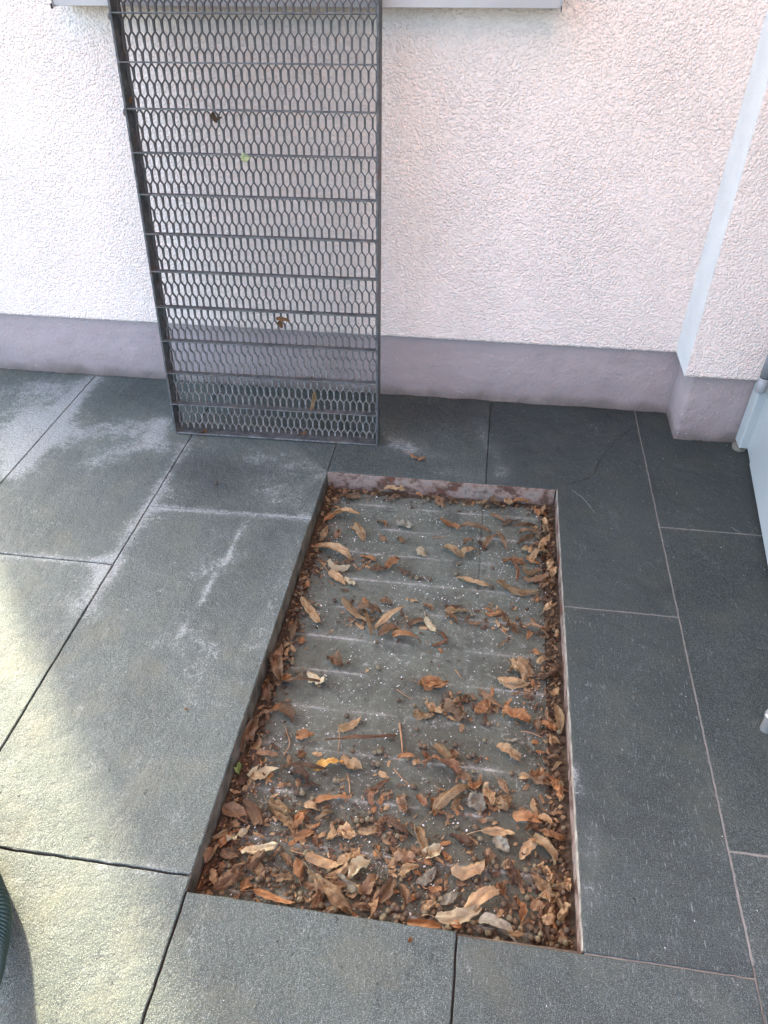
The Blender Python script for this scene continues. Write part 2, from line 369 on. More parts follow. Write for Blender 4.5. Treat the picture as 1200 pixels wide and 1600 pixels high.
# (x0, x1, y0, y1, tone (lighter left, darker right, imitating light falloff), fleck strength)
G = 0.0016
def T(x0, x1, y0, y1, tone, fl): return (x0, x1, y0, y1, tone, fl)
XA = [-1.055, -0.706, -0.351, 0.0, 0.351, 0.704, 1.06]
tiles = [
 T(-1.76, -1.408, -1.0, 0.36, .5, .1), T(-1.408, XA[0], -0.9, -0.13, .5, .1), T(-1.408, XA[0], -0.13, 0.36, .5, .1),
 T(XA[0], XA[1], -0.50, 0.36, .62, .12), T(XA[0], XA[1], -1.24, -0.50, .6, .1),
 T(XA[1], XA[2], -0.348, 0.36, .58, .12), T(XA[1], XA[2], -1.08, -0.348, .66, .1),
 T(XA[2], XA[3], -0.168, 0.36, .40, .1), T(XA[2], XA[3], -0.896, -0.168, .52, .15), T(XA[2], XA[3], -1.63, -0.896, .55, .15),
 T(XA[3], XA[4], 0.0, 0.36, .22, .15), T(XA[4], 0.5045, 0.0, 0.36, .06, .12),
 T(XA[3], XA[4], -1.65, -PL, .33, .3), T(XA[4], XA[5], -1.65, -PL - 0.003, .20, .55),
 T(0.5045, XA[5], -0.343, 0.36, .06, .15), T(0.5045, XA[5], -PL - 0.003, -0.343, .06, 1.0),
 T(XA[5], XA[6], -0.097, 0.36, .02, .35), T(XA[5], XA[6], -0.765, -0.097, .04, .45), T(XA[5], XA[6], -1.5, -0.765, .16, .8),
]
# merge: the two top-right pieces are one L-shaped slab, so no joint is drawn between them
for x0 in np.arange(-3.5, 2.9, 0.3515):
    if x0 < -1.77: 
        for y0 in np.arange(-3.8, 1.0, 0.733): tiles.append(T(x0, min(x0 + 0.3515, -1.76), y0, y0 + 0.733, random.random() * .5 + .2, .2))
    else:
        x1 = x0 + 0.3515
        tiles.append(T(x0, x1, -2.4, -1.65, random.random() * .5 + .1, .3)); tiles.append(T(x0, x1, -3.2, -2.4, random.random() * .5 + .1, .3))
for y0, y1 in ((-0.9, 0.36), (-1.65, -0.9)):
    for k in range(5): tiles.append(T(1.06 + k * .3515, 1.06 + (k + 1) * .3515, y0, y1, .2, .3))
for (x0, x1, y0, y1) in ((-1.76, -1.408, -1.65, -1.0), (-1.408, XA[0], -1.65, -0.9), (XA[0], XA[1], -1.65, -1.24), (XA[1], XA[2], -1.65, -1.08), (XA[5], XA[6], -1.65, -1.5)):
    tiles.append(T(x0, x1, y0, y1, .5, .15))

def seg_d(p, a, b):
    ax, ay = a; bx, by = b; dx, dy = bx - ax, by - ay
    t = max(0, min(1, ((p[0] - ax) * dx + (p[1] - ay) * dy) / (dx * dx + dy * dy + 1e-12)))
    return math.hypot(p[0] - ax - t * dx, p[1] - ay - t * dy)
def G2(u, v): q = gnd(u, v); return (q.x, q.y)
# lime stains: (pixel a, pixel b, radius m, strength)
ST = [((143, 595), (20, 735), 0.030, 0.75), ((60, 610), (30, 720), 0.10, 0.45), ((0, 700), (60, 660), 0.08, 0.7), ((295, 690), (160, 905), 0.014, 0.5),
      ((0, 866), (172, 880), 0.015, 0.6), ((235, 793), (490, 810), 0.008, 0.85), ((172, 880), (140, 940), 0.03, 0.75),
      ((385, 815), (350, 880), 0.007, 0.75), ((340, 895), (310, 945), 0.005, 0.8), ((300, 965), (275, 1000), 0.004, 0.7), ((372, 870), (310, 895), 0.022, 0.35),
      ((110, 680), (240, 665), 0.055, 0.62), ((150, 720), (230, 690), 0.04, 0.55), ((255, 660), (250, 700), 0.03, 0.4), ((400, 715), (500, 740), 0.05, 0.45),
      ((420, 760), (480, 800), 0.045, 0.5), ((440, 850), (450, 900), 0.04, 0.35), ((560, 660), (640, 700), 0.04, 0.45), ((620, 695), (700, 720), 0.03, 0.35),
      ((745, 660), (790, 740), 0.02, 0.45), ((690, 740), (780, 745), 0.02, 0.4), ((200, 750), (320, 1000), 0.16, 0.22), ((260, 770), (215, 820), 0.03, 0.35),
      ((0, 1325), (290, 1367), 0.008, 0.45), ((380, 640), (330, 690), 0.05, 0.25), ((0, 620), (120, 600), 0.08, 0.25), ((905, 1240), (895, 1200), 0.008, 0.9),
      ((925, 1340), (920, 1300), 0.015, 0.45), ((930, 1400), (920, 1390), 0.02, 0.5), ((640, 1430), (700, 1440), 0.03, 0.15), ((450, 925), (430, 1010), 0.04, 0.3),
      ((310, 1000), (330, 1130), 0.05, 0.25), ((100, 1000), (200, 1200), 0.06, 0.18)]
ST = [(G2(*a), G2(*b), r, s) for a, b, r, s in ST]
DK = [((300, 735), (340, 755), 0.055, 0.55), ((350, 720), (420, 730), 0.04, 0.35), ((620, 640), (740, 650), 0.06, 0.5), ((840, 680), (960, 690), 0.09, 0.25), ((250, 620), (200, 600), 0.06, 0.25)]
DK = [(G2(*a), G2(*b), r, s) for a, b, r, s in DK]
V = []; F = []; A1 = []; A2 = []; A3 = []; A4 = []
BV = 0.0012
for (x0, x1, y0, y1, tone, fl) in tiles:
    near = x0 > -1.5 and x1 < 1.1 and y0 > -1.66 and y1 < 0.4
    lvl = random.uniform(-0.0006, 0.0006)
    st = 0.011 if near else 0.3
    G = 0.0011 if x0 > 0.3 and x0 < 1.0 and y1 > -1.65 else 0.0016
    if y1 == 0.36 and x0 < 0.4: G = 0.0008 if -0.36 < x0 else 0.0011
    gx0 = G if not abs(x0 - 0.5045) < 1e-6 or y0 < -0.9 else 0.0
    xl0 = x0 + (0 if abs(x0 - 0.5045) < 1e-6 else G); xl1 = x1 - (0 if abs(x1 - 0.5045) < 1e-6 else G)
    yl0 = y0 + (0 if abs(y0 - 0.0) < 1e-6 else G); yl1 = y1 - (G if abs(y1 + PL) > 1e-6 else 0)
    if abs(x0 - 0.5045) < 1e-6 or abs(x1 - 0.5045) < 1e-6: lvl = 0.0
    if y0 == 0.0: yl0 = 0.0
    nx = max(2, int((xl1 - xl0) / st)); ny = max(2, int((yl1 - yl0) / st))
    xs = [xl0] + [xl0 + BV + (xl1 - xl0 - 2 * BV) * i / nx for i in range(nx + 1)] + [xl1]
    ys = [yl0] + [yl0 + BV + (yl1 - yl0 - 2 * BV) * i / ny for i in range(ny + 1)] + [yl1]
    nobx0 = abs(x0 - 0.5045) < 1e-6 and y1 > 0.3; nobx1 = abs(x1 - 0.5045) < 1e-6
    base = len(V); W_, H_ = len(xs), len(ys)
    for j, y in enumerate(ys):
        for i, x in enumerate(xs):
            edge = (i == 0 and not nobx0) or (i == W_ - 1 and not nobx1) or j in (0, H_ - 1)
            wob = 0.0
            jx = x; jy = y
            if edge and near:
                nn = mnoise.noise(Vector((x * 90, y * 90, 1.3))) * 0.0011
                if i in (0, W_ - 1): jx += nn
                if j in (0, H_ - 1): jy += nn
            V.append((jx, jy, lvl - (0.0011 if edge else 0) ))
            s = 0.0; d = 0.0
            if near:
                for a, b, r, k in ST:
                    q = seg_d((x, y), a, b) / r
                    if q < 2.2: s += k * math.exp(-q * q)
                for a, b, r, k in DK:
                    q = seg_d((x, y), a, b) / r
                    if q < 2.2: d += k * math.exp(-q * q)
            A1.append(tone); A2.append(min(s, 1.15)); A3.append(fl); A4.append(min(d, 0.8))
    for j in range(H_ - 1):
        for i in range(W_ - 1):
            a = base + j * W_ + i; F.append((a, a + 1, a + W_ + 1, a + W_))
    # skirts
    rim = [base + i for i in range(W_)] + [base + j * W_ + W_ - 1 for j in range(1, H_)] + [base + (H_ - 1) * W_ + i for i in range(W_ - 2, -1, -1)] + [base + j * W_ for j in range(H_ - 2, 0, -1)]
    b2 = len(V)
    for r_ in rim:
        p = V[r_]; V.append((p[0], p[1], -0.014)); A1.append(tone); A2.append(0); A3.append(0); A4.append(0.3)
    n = len(rim)
    for k in range(n): F.append((rim[(k + 1) % n], rim[k], b2 + k, b2 + (k + 1) % n))
me = bpy.data.meshes.new('patio_paving'); me.from_pydata(V, [], F)
for nm, arr in (('tone', A1), ('stain', A2), ('streak', A3), ('dark', A4)):
    at = me.attributes.new(nm, 'FLOAT', 'POINT'); at.data.foreach_set('value', arr)
me.update(); patio = link('patio_paving', me, TILE); kind(patio)

# joint fill and the bed under the slabs, left open over the pit
g = MB()
zt = -0.0045
for (x0, x1, y0, y1, z1) in ((-3.5, -0.004, -3.8, 0.36, zt), (0.506, 2.8, -0.905, 0.36, -0.0011), (0.506, 2.8, -3.8, -0.906, -0.0024), (-0.004, 0.506, 0.006, 0.36, zt), (-0.004, 0.506, -3.8, -PL - 0.004, zt)):
    g.box(x0, x1, y0, y1, -0.07, z1)
kind(g.build('joint_bed', GROUT))

# hairline crack and scratches in the slabs
def ribbon(name, pts, wd, mat):
    pp = [gnd(*p) for p in pts]; q = []
    for a, b in zip(pp, pp[1:]):
        n = max(2, int((b - a).length / 0.004))
        for i in range(n): q.append(a.lerp(b, i / n))
    q.append(pp[-1]); v = []; f = []
    for i, p in enumerate(q):
        t = (q[min(i + 1, len(q) - 1)] - q[max(i - 1, 0)]).normalized(); s = Vector((-t.y, t.x, 0))
        o = mnoise.noise(p * 110) * 0.0025; ww = wd * (0.4 + abs(mnoise.noise(p * 160)) * 1.6)
        for k in (-1, 1): c = p + s * (o + k * ww); v.append((c.x, c.y, 0.0009))
        if i: f.append((2 * i - 2, 2 * i - 1, 2 * i + 1, 2 * i))
    m_ = bpy.data.meshes.new(name); m_.from_pydata(v, [], f); m_.update()
    return link(name, m_, mat, patio)
ribbon('crack', [(985, 672), (962, 688), (948, 706), (935, 722), (928, 742), (905, 753), (885, 757)], 0.0007, CRACK)
ribbon('scratch', [(893, 766), (912, 780), (930, 802)], 0.0005, SCRATCH)
ribbon('scratch', [(1142, 824), (1152, 830), (1160, 833)], 0.0005, SCRATCH)

# ------------------------------------------------------------------ the pit
nx, ny = 110, 420
V = []; F = []; Bv = []
sx0, sx1, sy0, sy1 = 0.022, 0.475, -PL + 0.012, -0.012
for j in range(ny + 1):
    y = sy0 + (sy1 - sy0) * j / ny
    for i in range(nx + 1):
        x = sx0 + (sx1 - sx0) * i / nx
        z = -PD + mnoise.noise(Vector((x * 14, y * 14, 5))) * 0.0006
        if abs(x - 0.351) < 0.0022 and y > -0.30: z -= 0.0022
        yy = (y + 0.052 * 1) / 0.0762 + 0.004 * math.sin(x * 9)
        yy += mnoise.noise(Vector((x * 12, y * 12, 0))) * 0.03
        d = abs(yy - round(yy)) * 0.0762
        V.append((x, y, z + 0.0007 * math.exp(-(d / 0.0018) ** 2)))
        Bv.append(math.exp(-(d / 0.0018) ** 2) + 0.22 * math.exp(-(d / 0.009) ** 2))
for j in range(ny):
    for i in range(nx):
        a = j * (nx + 1) + i; F.append((a, a + 1, a + nx + 2, a + nx + 1))
me = bpy.data.meshes.new('pit_floor'); me.from_pydata(V, [], F)
at = me.attributes.new('bars', 'FLOAT', 'POINT'); at.data.foreach_set('value', Bv)
me.update(); kind(link('pit_floor', me, PITF))
SOIL = mat_simple('dark_leaf_soil', (0.030, 0.022, 0.014), (0.085, 0.058, 0.036), 120, 0.95, bump=0.003, bscale=300)
b = MB(); b.box(-0.003, 0.503, -PL - 0.003, 0.003, -0.072, -PD - 0.004); kind(b.build('pit_bed', SOIL))

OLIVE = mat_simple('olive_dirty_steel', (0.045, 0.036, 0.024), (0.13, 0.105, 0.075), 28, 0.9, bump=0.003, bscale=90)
frame = empty('pit_frame', (0.25, -PL / 2, -PD), 'rust stained steel rim lining the open rectangular pit in the patio', 'frame')
def fr(name, x0, x1, y0, y1, z0, z1, mats, lab=None):
    # subdivided wall piece so the edge can wobble
    bm = bmesh.new(); bmesh.ops.create_cube(bm, size=1)
    for v in bm.verts: v.co = Vector(((x0 + x1) / 2 + v.co.x * (x1 - x0), (y0 + y1) / 2 + v.co.y * (y1 - y0), (z0 + z1) / 2 + v.co.z * (z1 - z0)))
    long_x = (x1 - x0) > (y1 - y0)
    es = [e for e in bm.edges if abs((e.verts[0].co - e.verts[1].co)[0 if long_x else 1]) > 0.1]
    bmesh.ops.subdivide_edges(bm, edges=es, cuts=110)
    for v in bm.verts:
        nn = mnoise.noise(v.co * 45) * 0.0010 + mnoise.noise(v.co * 14) * 0.0008
        if v.co.z > z1 - 1e-4:
            v.co.z += nn * 0.35
            if long_x: v.co.y += nn
            else: v.co.x += nn
    m_ = bpy.data.meshes.new(name); bm.to_mesh(m_); bm.free()
    o = link(name, m_, mats, frame); o.location = -frame.location
    if lab: o['label'] = lab
    return o
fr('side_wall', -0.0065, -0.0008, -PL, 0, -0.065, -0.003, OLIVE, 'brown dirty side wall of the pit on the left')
fr('side_wall', 0.5034, 0.5044, -PL, 0, -0.065, -0.0085, RUST, 'rust brown side wall on the right')
fr('mortar_lip', 0.5031, 0.5046, -PL, 0, -0.009, -0.0010, LIP, 'thin pale beige mortar lip along the right rim')
fr('end_wall', 0.0, 0.5, -0.0038, -0.0005, -0.065, -0.0016, RUST, 'pinkish rust flaked end wall nearest the house')
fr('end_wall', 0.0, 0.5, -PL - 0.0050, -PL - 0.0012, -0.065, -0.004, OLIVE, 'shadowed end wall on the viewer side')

# ------------------------------------------------------------------ house wall
XL = -1.24
def jag(name, x0, x1, yf, yb, zb, zt, mat, parent, side=True, amp=0.0016, step=0.004):
    """render layer: front face with a crumbly lower edge, underside and two ends"""
    n = int((x1 - x0) / step); v = []; f = []
    for i in range(n + 1):
        x = x0 + (x1 - x0) * i / n
        d = (mnoise.noise(Vector((x * 160, 3.1, 0))) + 0.6 * mnoise.noise(Vector((x * 45, 8.1, 0)))) * amp
        v += [(x, yb, zb), (x, yf + 0.002, zb + d), (x, yf, zb + 0.004 + d), (x, yf, zt), (x, yb, zt)]
    for i in range(n):
        a = 5 * i
        for k in range(4): f.append((a + k, a + k + 5, a + k + 6, a + k + 1))
    f.append((0, 1, 2, 3, 4)); e = 5 * n; f.append((e + 4, e + 3, e + 2, e + 1, e))
    m_ = bpy.data.meshes.new(name); m_.from_pydata(v, [], f); m_.update()
    bm = bmesh.new(); bm.from_mesh(m_); bmesh.ops.recalc_face_normals(bm, faces=bm.faces); bm.to_mesh(m_); bm.free()
    return link(name, m_, mat, parent)
house = empty('house_wall', (0, 0.347, 0), 'pinkish white rough rendered house wall with a mauve plinth behind the leaning grating', 'wall')
def hb(name, x0, x1, y0, y1, z0, z1, mat, bevel=0.0):
    b = MB(); b.box(x0, x1, y0, y1, z0, z1); o = b.build(name, mat, house, bevel=bevel); o.location = -house.location; return o
hb('masonry', XL + 0.004, 2.4, 0.3605, 0.62, -0.05, 3.3, STUCCO)
def plinth(name, x0, x1, yf, yb, zt):
    n = int((x1 - x0) / 0.01); m2 = 16; v = []; f = []
    for j in range(m2 + 1):
        z = -0.006 + (zt + 0.006) * j / m2
        for i in range(n + 1):
            x = x0 + (x1 - x0) * i / n
            y = yf + mnoise.noise(Vector((x * 9, z * 9, yf * 7))) * 0.0030 + mnoise.noise(Vector((x * 30, z * 55, 6))) * 0.0012 + mnoise.noise(Vector((x * 40, z * 40, 2))) * 0.0007
            y -= 0.006 * math.exp(-max(0, z) / 0.010) * (0.6 + mnoise.noise(Vector((x * 18, 0, 4))))
            v.append((x, y, z))
    for j in range(m2):
        for i in range(n):
            a = j * (n + 1) + i; f.append((a, a + 1, a + n + 2, a + n + 1))
    # returns at both ends and a cap
    def side(col, xx):
        b = len(v)
        for j in range(m2 + 1): v.append((xx, yb, -0.006 + (zt + 0.006) * j / m2))
        for j in range(m2): f.append((b + j, col + j * (n + 1), col + (j + 1) * (n + 1), b + j + 1))
    side(0, x0); side(n, x1)
    m_ = bpy.data.meshes.new(name); m_.from_pydata(v, [], f); m_.polygons.foreach_set('use_smooth', [True] * len(f)); m_.update()
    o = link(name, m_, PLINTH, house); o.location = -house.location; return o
plinth('plinth', XL + 0.01, 0.80, 0.347, 0.362, 0.175)
o = jag('render_coat', XL, 2.4, 0.333, 0.362, 0.168, 3.3, STUCCO, house); o.location = -house.location

pil = empty('wall_pillar', (0.85, 0.23, 0), 'narrow rough rendered wall pillar with mauve base beside the white door', 'pillar')
def mvp(o):
    o.parent = pil; o.location = -pil.location; return o
mvp(plinth('plinth', 0.780, 1.02, 0.232, 0.352, 0.182))
o = jag('render_coat', 0.762, 1.02, 0.215, 0.334, 0.172, 3.3, STUCCO, pil); mvp(o)
COOL_SIDE = mat_simple('cool_lit_reveal', (0.70, 0.725, 0.70), (0.77, 0.79, 0.765), 12, 0.92, bump=0.005, bscale=230)  # pillar's left face paler and cooler, sky light put into its colour
b = MB(); b.box(0.7605, 0.7622, 0.2155, 0.3335, 0.1735, 3.3); mvp(b.build('reveal', COOL_SIDE, pil))
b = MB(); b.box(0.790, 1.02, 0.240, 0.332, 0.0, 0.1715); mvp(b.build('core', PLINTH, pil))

# cloth canopy added out of view: sunlight through it warms the shade
AW = NT('added_awning_cloth', 0.9, 0.1)
AW.color(AW.mix(AW.noise(3, 2), (0.82, 0.42, 0.32), (0.86, 0.48, 0.36)))
tr_ = AW.n('ShaderNodeBsdfTranslucent'); tr_.inputs[0].default_value = (0.92, 0.54, 0.42, 1)
mx_ = AW.n('ShaderNodeMixShader'); mx_.inputs[0].default_value = 0.6
AW.t.links.new(AW.b.outputs[0], mx_.inputs[1]); AW.t.links.new(tr_.outputs[0], mx_.inputs[2]); AW.t.links.new(mx_.outputs[0], AW.out.inputs[0])
awn = empty('added_awning', (0.9, 0.33, 2.75), 'red cloth canopy added out of view over the patio to warm the light', 'added_awning')
v = []; f = []
for j in range(31):
    for i in range(41):
        x = -1.35 + 3.35 * i / 40; y = -0.02 - 2.7 * j / 30
        v.append((x, y, -0.19 * (j / 30) * 2.7 - 0.05 * math.sin(math.pi * j / 30) + 0.01 * math.sin(i * 1.3)))
for j in range(30):
    for i in range(40): a = j * 41 + i; f.append((a, a + 1, a + 42, a + 41))
m_ = bpy.data.meshes.new('cloth'); m_.from_pydata(v, [], f); m_.update(); link('cloth', m_, AW.mat, awn)
g = MB(); g.tube([(-1.4, -2.72, -0.52), (2.05, -2.72, -0.52)], 0.03, 16); g.build('front_rail', SILLM, awn, smooth=True)
g = MB(); g.box(-1.4, 2.05, -0.14, 0.0, 0.012, 0.15); g.build('cassette', SILLM, awn, bevel=0.01)

# window sill
sill = empty('window_sill', (-0.05, 0.27, 0.84), 'light grey metal window sill crossing the wall behind the top of the grating', 'window sill')
def sb(name, x0, x1, y0, y1, z0, z1, mat, bevel=0.0015):
    b = MB(); b.box(x0, x1, y0, y1, z0, z1); o = b.build(name, mat, sill, bevel=bevel); o.location = -sill.location; return o
zs = 0.8335
sb('front_lip', -0.527, 0.404, 0.2700, 0.2725, zs, zs + 0.045, SILLM, 0.0008)
sb('front_lip', -0.527, 0.404, 0.2725, 0.284, zs, zs + 0.002, SILLM, 0)
sb('sill_top', -0.527, 0.404, 0.2725, 0.333, zs + 0.043, zs + 0.046, SILLM)
for xx in (-0.5300, 0.4042):
    sb('end_cap', xx, xx + 0.0026, 0.267, 0.333, zs - 0.0022, zs + 0.052, SILLM)
    b = MB(); b.box(xx + 0.0005, xx + 0.0021, 0.262, 0.2685, zs - 0.004, zs + 0.004); o = b.build('cap_seal', DARKG, sill); o.location = -sill.location

# ------------------------------------------------------------------ white door on the right
D0 = Vector((0.934, 0.196, 0)); D1 = Vector((0.882, -0.235, 0)); dv = (D1 - D0).normalized()
ang = math.atan2(dv.y, dv.x)
door = empty('door', (D0.x, D0.y, 0), 'white blue tinted plastic door standing open along the right edge', 'door')
door.rotation_euler = (0, 0, ang)
def db(name, x0, x1, y0, y1, z0, z1, mat, bevel=0.002):
    b = MB(); b.box(x0, x1, y0, y1, z0, z1); return b.build(name, mat, door, bevel=bevel, seg=3)
# local x runs along the leaf, local +y points to the right-hand (far) side
db('stile', 0.004, 0.0605, 0.0, 0.06, 0.012, 2.1, DOORM)
db('panel', 0.0625, 0.95, -0.0010, 0.06, 0.010, 2.1, DOORM)
post = empty('door_frame', (0.918, 0.212, 0), 'narrow white door frame post beside the wall pillar', 'door frame')
b = MB(); b.box(-0.004, 0.019, -0.022, 0.016, 0.012, 2.1); b.build('post', DOORM, post, bevel=0.003)
b = MB(); b.tube([(0.004, -0.004, 0.0), (0.004, -0.004, 0.010)], [0.015, 0.0165], 24); b.build('foot_cap', CAPM, post, smooth=False, bevel=0.001)
hz = [0.168, 0.172, 0.196, 0.1965, 0.1995, 0.2, 0.30]
hc = onplane(1187, 612, (0, 0.178, 0), Vector((0, 1, 0)))
hinge = MB(); hinge.tube([(0, 0, z) for z in (0, 0.0025, 0.034)], [0.0090, 0.0104, 0.0104], 28); ho = hinge.build('hinge_barrel', HINGE, post, smooth=True)
hinge = MB(); hinge.tube([(0, 0, z) for z in (0.0342, 0.0368)], [0.0098, 0.0098], 28); hr = hinge.build('hinge_ring', DARKG, post)
hinge = MB(); hinge.tube([(0, 0, z) for z in (0.037, 0.12, 0.122)], [0.0104, 0.0104, 0.0095], 28); hu = hinge.build('hinge_barrel', HINGE, post, smooth=True)
for q in (ho, hr, hu): q.location = Vector((hc.x, hc.y, hc.z)) - post.location
# round metal stop at the right edge
sp = gnd(1206, 1121, 0.03)
stp = empty('door_stop', (sp.x, sp.y, 0), 'round brushed metal door stop on the paving at the right edge', 'door stop')
b = MB(); b.tube([(0, 0, 0), (0, 0, 0.028), (0, 0, 0.031)], [0.0085, 0.0085, 0.0075], 28); b.build('stem', METAL, stp, smooth=False)
b = MB(); b.tube([(0, 0, 0.0312), (0, 0, 0.036), (0, 0, 0.038)], [0.0112, 0.0112, 0.010], 28); b.build('cap', METAL, stp, smooth=False)

# ------------------------------------------------------------------ the leaning grating
LEAN = R(8.0); GW, GH, GD = 0.489, 0.912, 0.046
grate = empty('steel_grating', (-0.392, 0.098, 0.0015), 'dark galvanised expanded metal grating leaning upright against the wall', 'grating')
ry = math.atan2(0.010, 0.489)
grate.rotation_euler = (-LEAN, 0, ry)
# local: x across, z up along the grating, y into the depth (0 = front edge, GD = back edge)
t = 0.0045
g = MB(); g.box(0, t, 0, GD, 0.006, GH - 0.006); g.build('side_bar', FRAMEM, grate, bevel=0.0008)
g = MB(); g.box(GW - t, GW, 0, GD, 0.006, GH - 0.006); g.build('side_bar', FRAMEM, grate, bevel=0.0008)
g = MB(); g.box(0.002, GW - 0.002, 0.0, GD, 0.0, t); g.build('end_bar', ZINC, grate, bevel=0.0016)
g = MB(); g.box(0.002, GW - 0.002, 0.0, GD, GH - t, GH); g.build('end_bar', ZINC, grate, bevel=0.0016)
BS = GH / 12
for k in range(1, 12):
    g = MB(); z = BS * k
    g.box(0.001, GW - t, -0.0005, 0.018, z - 0.0013, z + 0.0013)
    g.build('cross_bar', ZINC, grate, bevel=0.0005)
# weld beads on the outside of the left side bar
for k in (9, 11):
    m_ = bpy.data.meshes.new('weld_bead'); bm = bmesh.new(); bmesh.ops.create_icosphere(bm, subdivisions=3, radius=0.0055)
    for v in bm.verts: v.co *= 1 + 0.25 * mnoise.noise(v.co * 300 + Vector((k, 0, 0)))
    bm.to_mesh(m_); bm.free()
    for p_ in m_.polygons: p_.use_smooth = True
    o = link('weld_bead', m_, FRAMEM, grate); o.location = (-0.002, 0.008, BS * k - 0.006); o.scale = (0.8, 1, 1.2)
NC = 32; pitch = (GW - 2 * t) / NC; rows = 36; rp = GH / rows; sub = 10
V = []; F = []
y0m, y1m = 0.0290, 0.0360
hw = 0.00084
def sq(ph):      # smoothed square wave
    return max(-1, min(1, 2.1 * math.sin(math.pi * ph)))
for k in range(NC * 2 + 1):
    sgn = 1 if k % 2 == 0 else -1
    xc = t + pitch * 0.5 * k
    b0 = len(V); N = rows * sub
    zs_ = [0.003 + (GH - 0.006) * i / N for i in range(N + 1)]
    for i, z in enumerate(zs_):
        ph = z / rp
        a = sq(ph + 0.25) * sgn
        x = xc + a * (pitch * 0.25 - hw * 0.75)
        x += mnoise.noise(Vector((k * 0.37, z * 40, 1))) * 0.0005
        tw = 0.0010 * math.cos(math.pi * (ph + 0.25)) * sgn
        x = min(max(x, t + hw), GW - t - hw)
        V += [(x - hw, y0m + tw, z), (x + hw, y0m + tw, z), (x + hw, y1m + tw, z), (x - hw, y1m + tw, z)]
    for i in range(N):
        a = b0 + 4 * i
        for q in range(4):
            q2 = (q + 1) % 4; F.append((a + q, a + q2, a + 4 + q2, a + 4 + q))
me = bpy.data.meshes.new('expanded_mesh'); me.from_pydata(V, [], F); me.update()
link('expanded_mesh', me, MESHM, grate)
GM = Matrix.Translation(grate.location) @ grate.rotation_euler.to_matrix().to_4x4()

# ------------------------------------------------------------------ corrugated hose
hp = []
ctrl = [Vector((-0.62, -0.80, 0.030)), Vector((-0.40, -0.845, 0.028)), Vector((-0.275, -0.93, 0.030)), Vector((-0.228, -1.00, 0.055)), Vector((-0.195, -1.06, 0.105)), Vector((-0.185, -1.12, 0.17)), Vector((-0.20, -1.20, 0.24)), Vector((-0.26, -1.32, 0.30)), Vector((-0.40, -1.45, 0.30))]
def catmull(P, n):
    out = []
    P = [P[0] * 2 - P[1]] + P + [P[-1] * 2 - P[-2]]
    for i in range(1, len(P) - 2):
        for k in range(n):
            t_ = k / n; a, b_, c, d = P[i-1], P[i], P[i+1], P[i+2]
            out.append(0.5 * ((2 * b_) + (c - a) * t_ + (2 * a - 5 * b_ + 4 * c - d) * t_ ** 2 + (3 * b_ - a - 3 * c + d) * t_ ** 3))
    out.append(P[-2]); return out
ctrl = [c + Vector((0.041, -0.042, 0)) for c in ctrl]
cv = catmull(ctrl, 200)
# resample evenly: 6 rings per corrugation
ln = [0]
for a, b_ in zip(cv, cv[1:]): ln.append(ln[-1] + (b_ - a).length)
stp_ = 0.00075; pts = []; rad = []; j = 0; s = 0
while s < ln[-1]:
    while ln[j + 1] < s: j += 1
    u = (s - ln[j]) / (ln[j + 1] - ln[j] + 1e-12); pts.append(cv[j].lerp(cv[j + 1], u))
    ph = (s / 0.0056) % 1
    rad.append(0.0190 + 0.0050 * (0.5 + 0.5 * math.sin(ph * 2 * math.pi)) ** 0.6)
    s += stp_
g = MB(); g.tube(pts, rad, 30); hose = g.build('corrugated_hose', HOSE, None, smooth=True)
tag(hose, 'dark green corrugated plastic hose arching up from the paving in the lower left corner', 'hose')

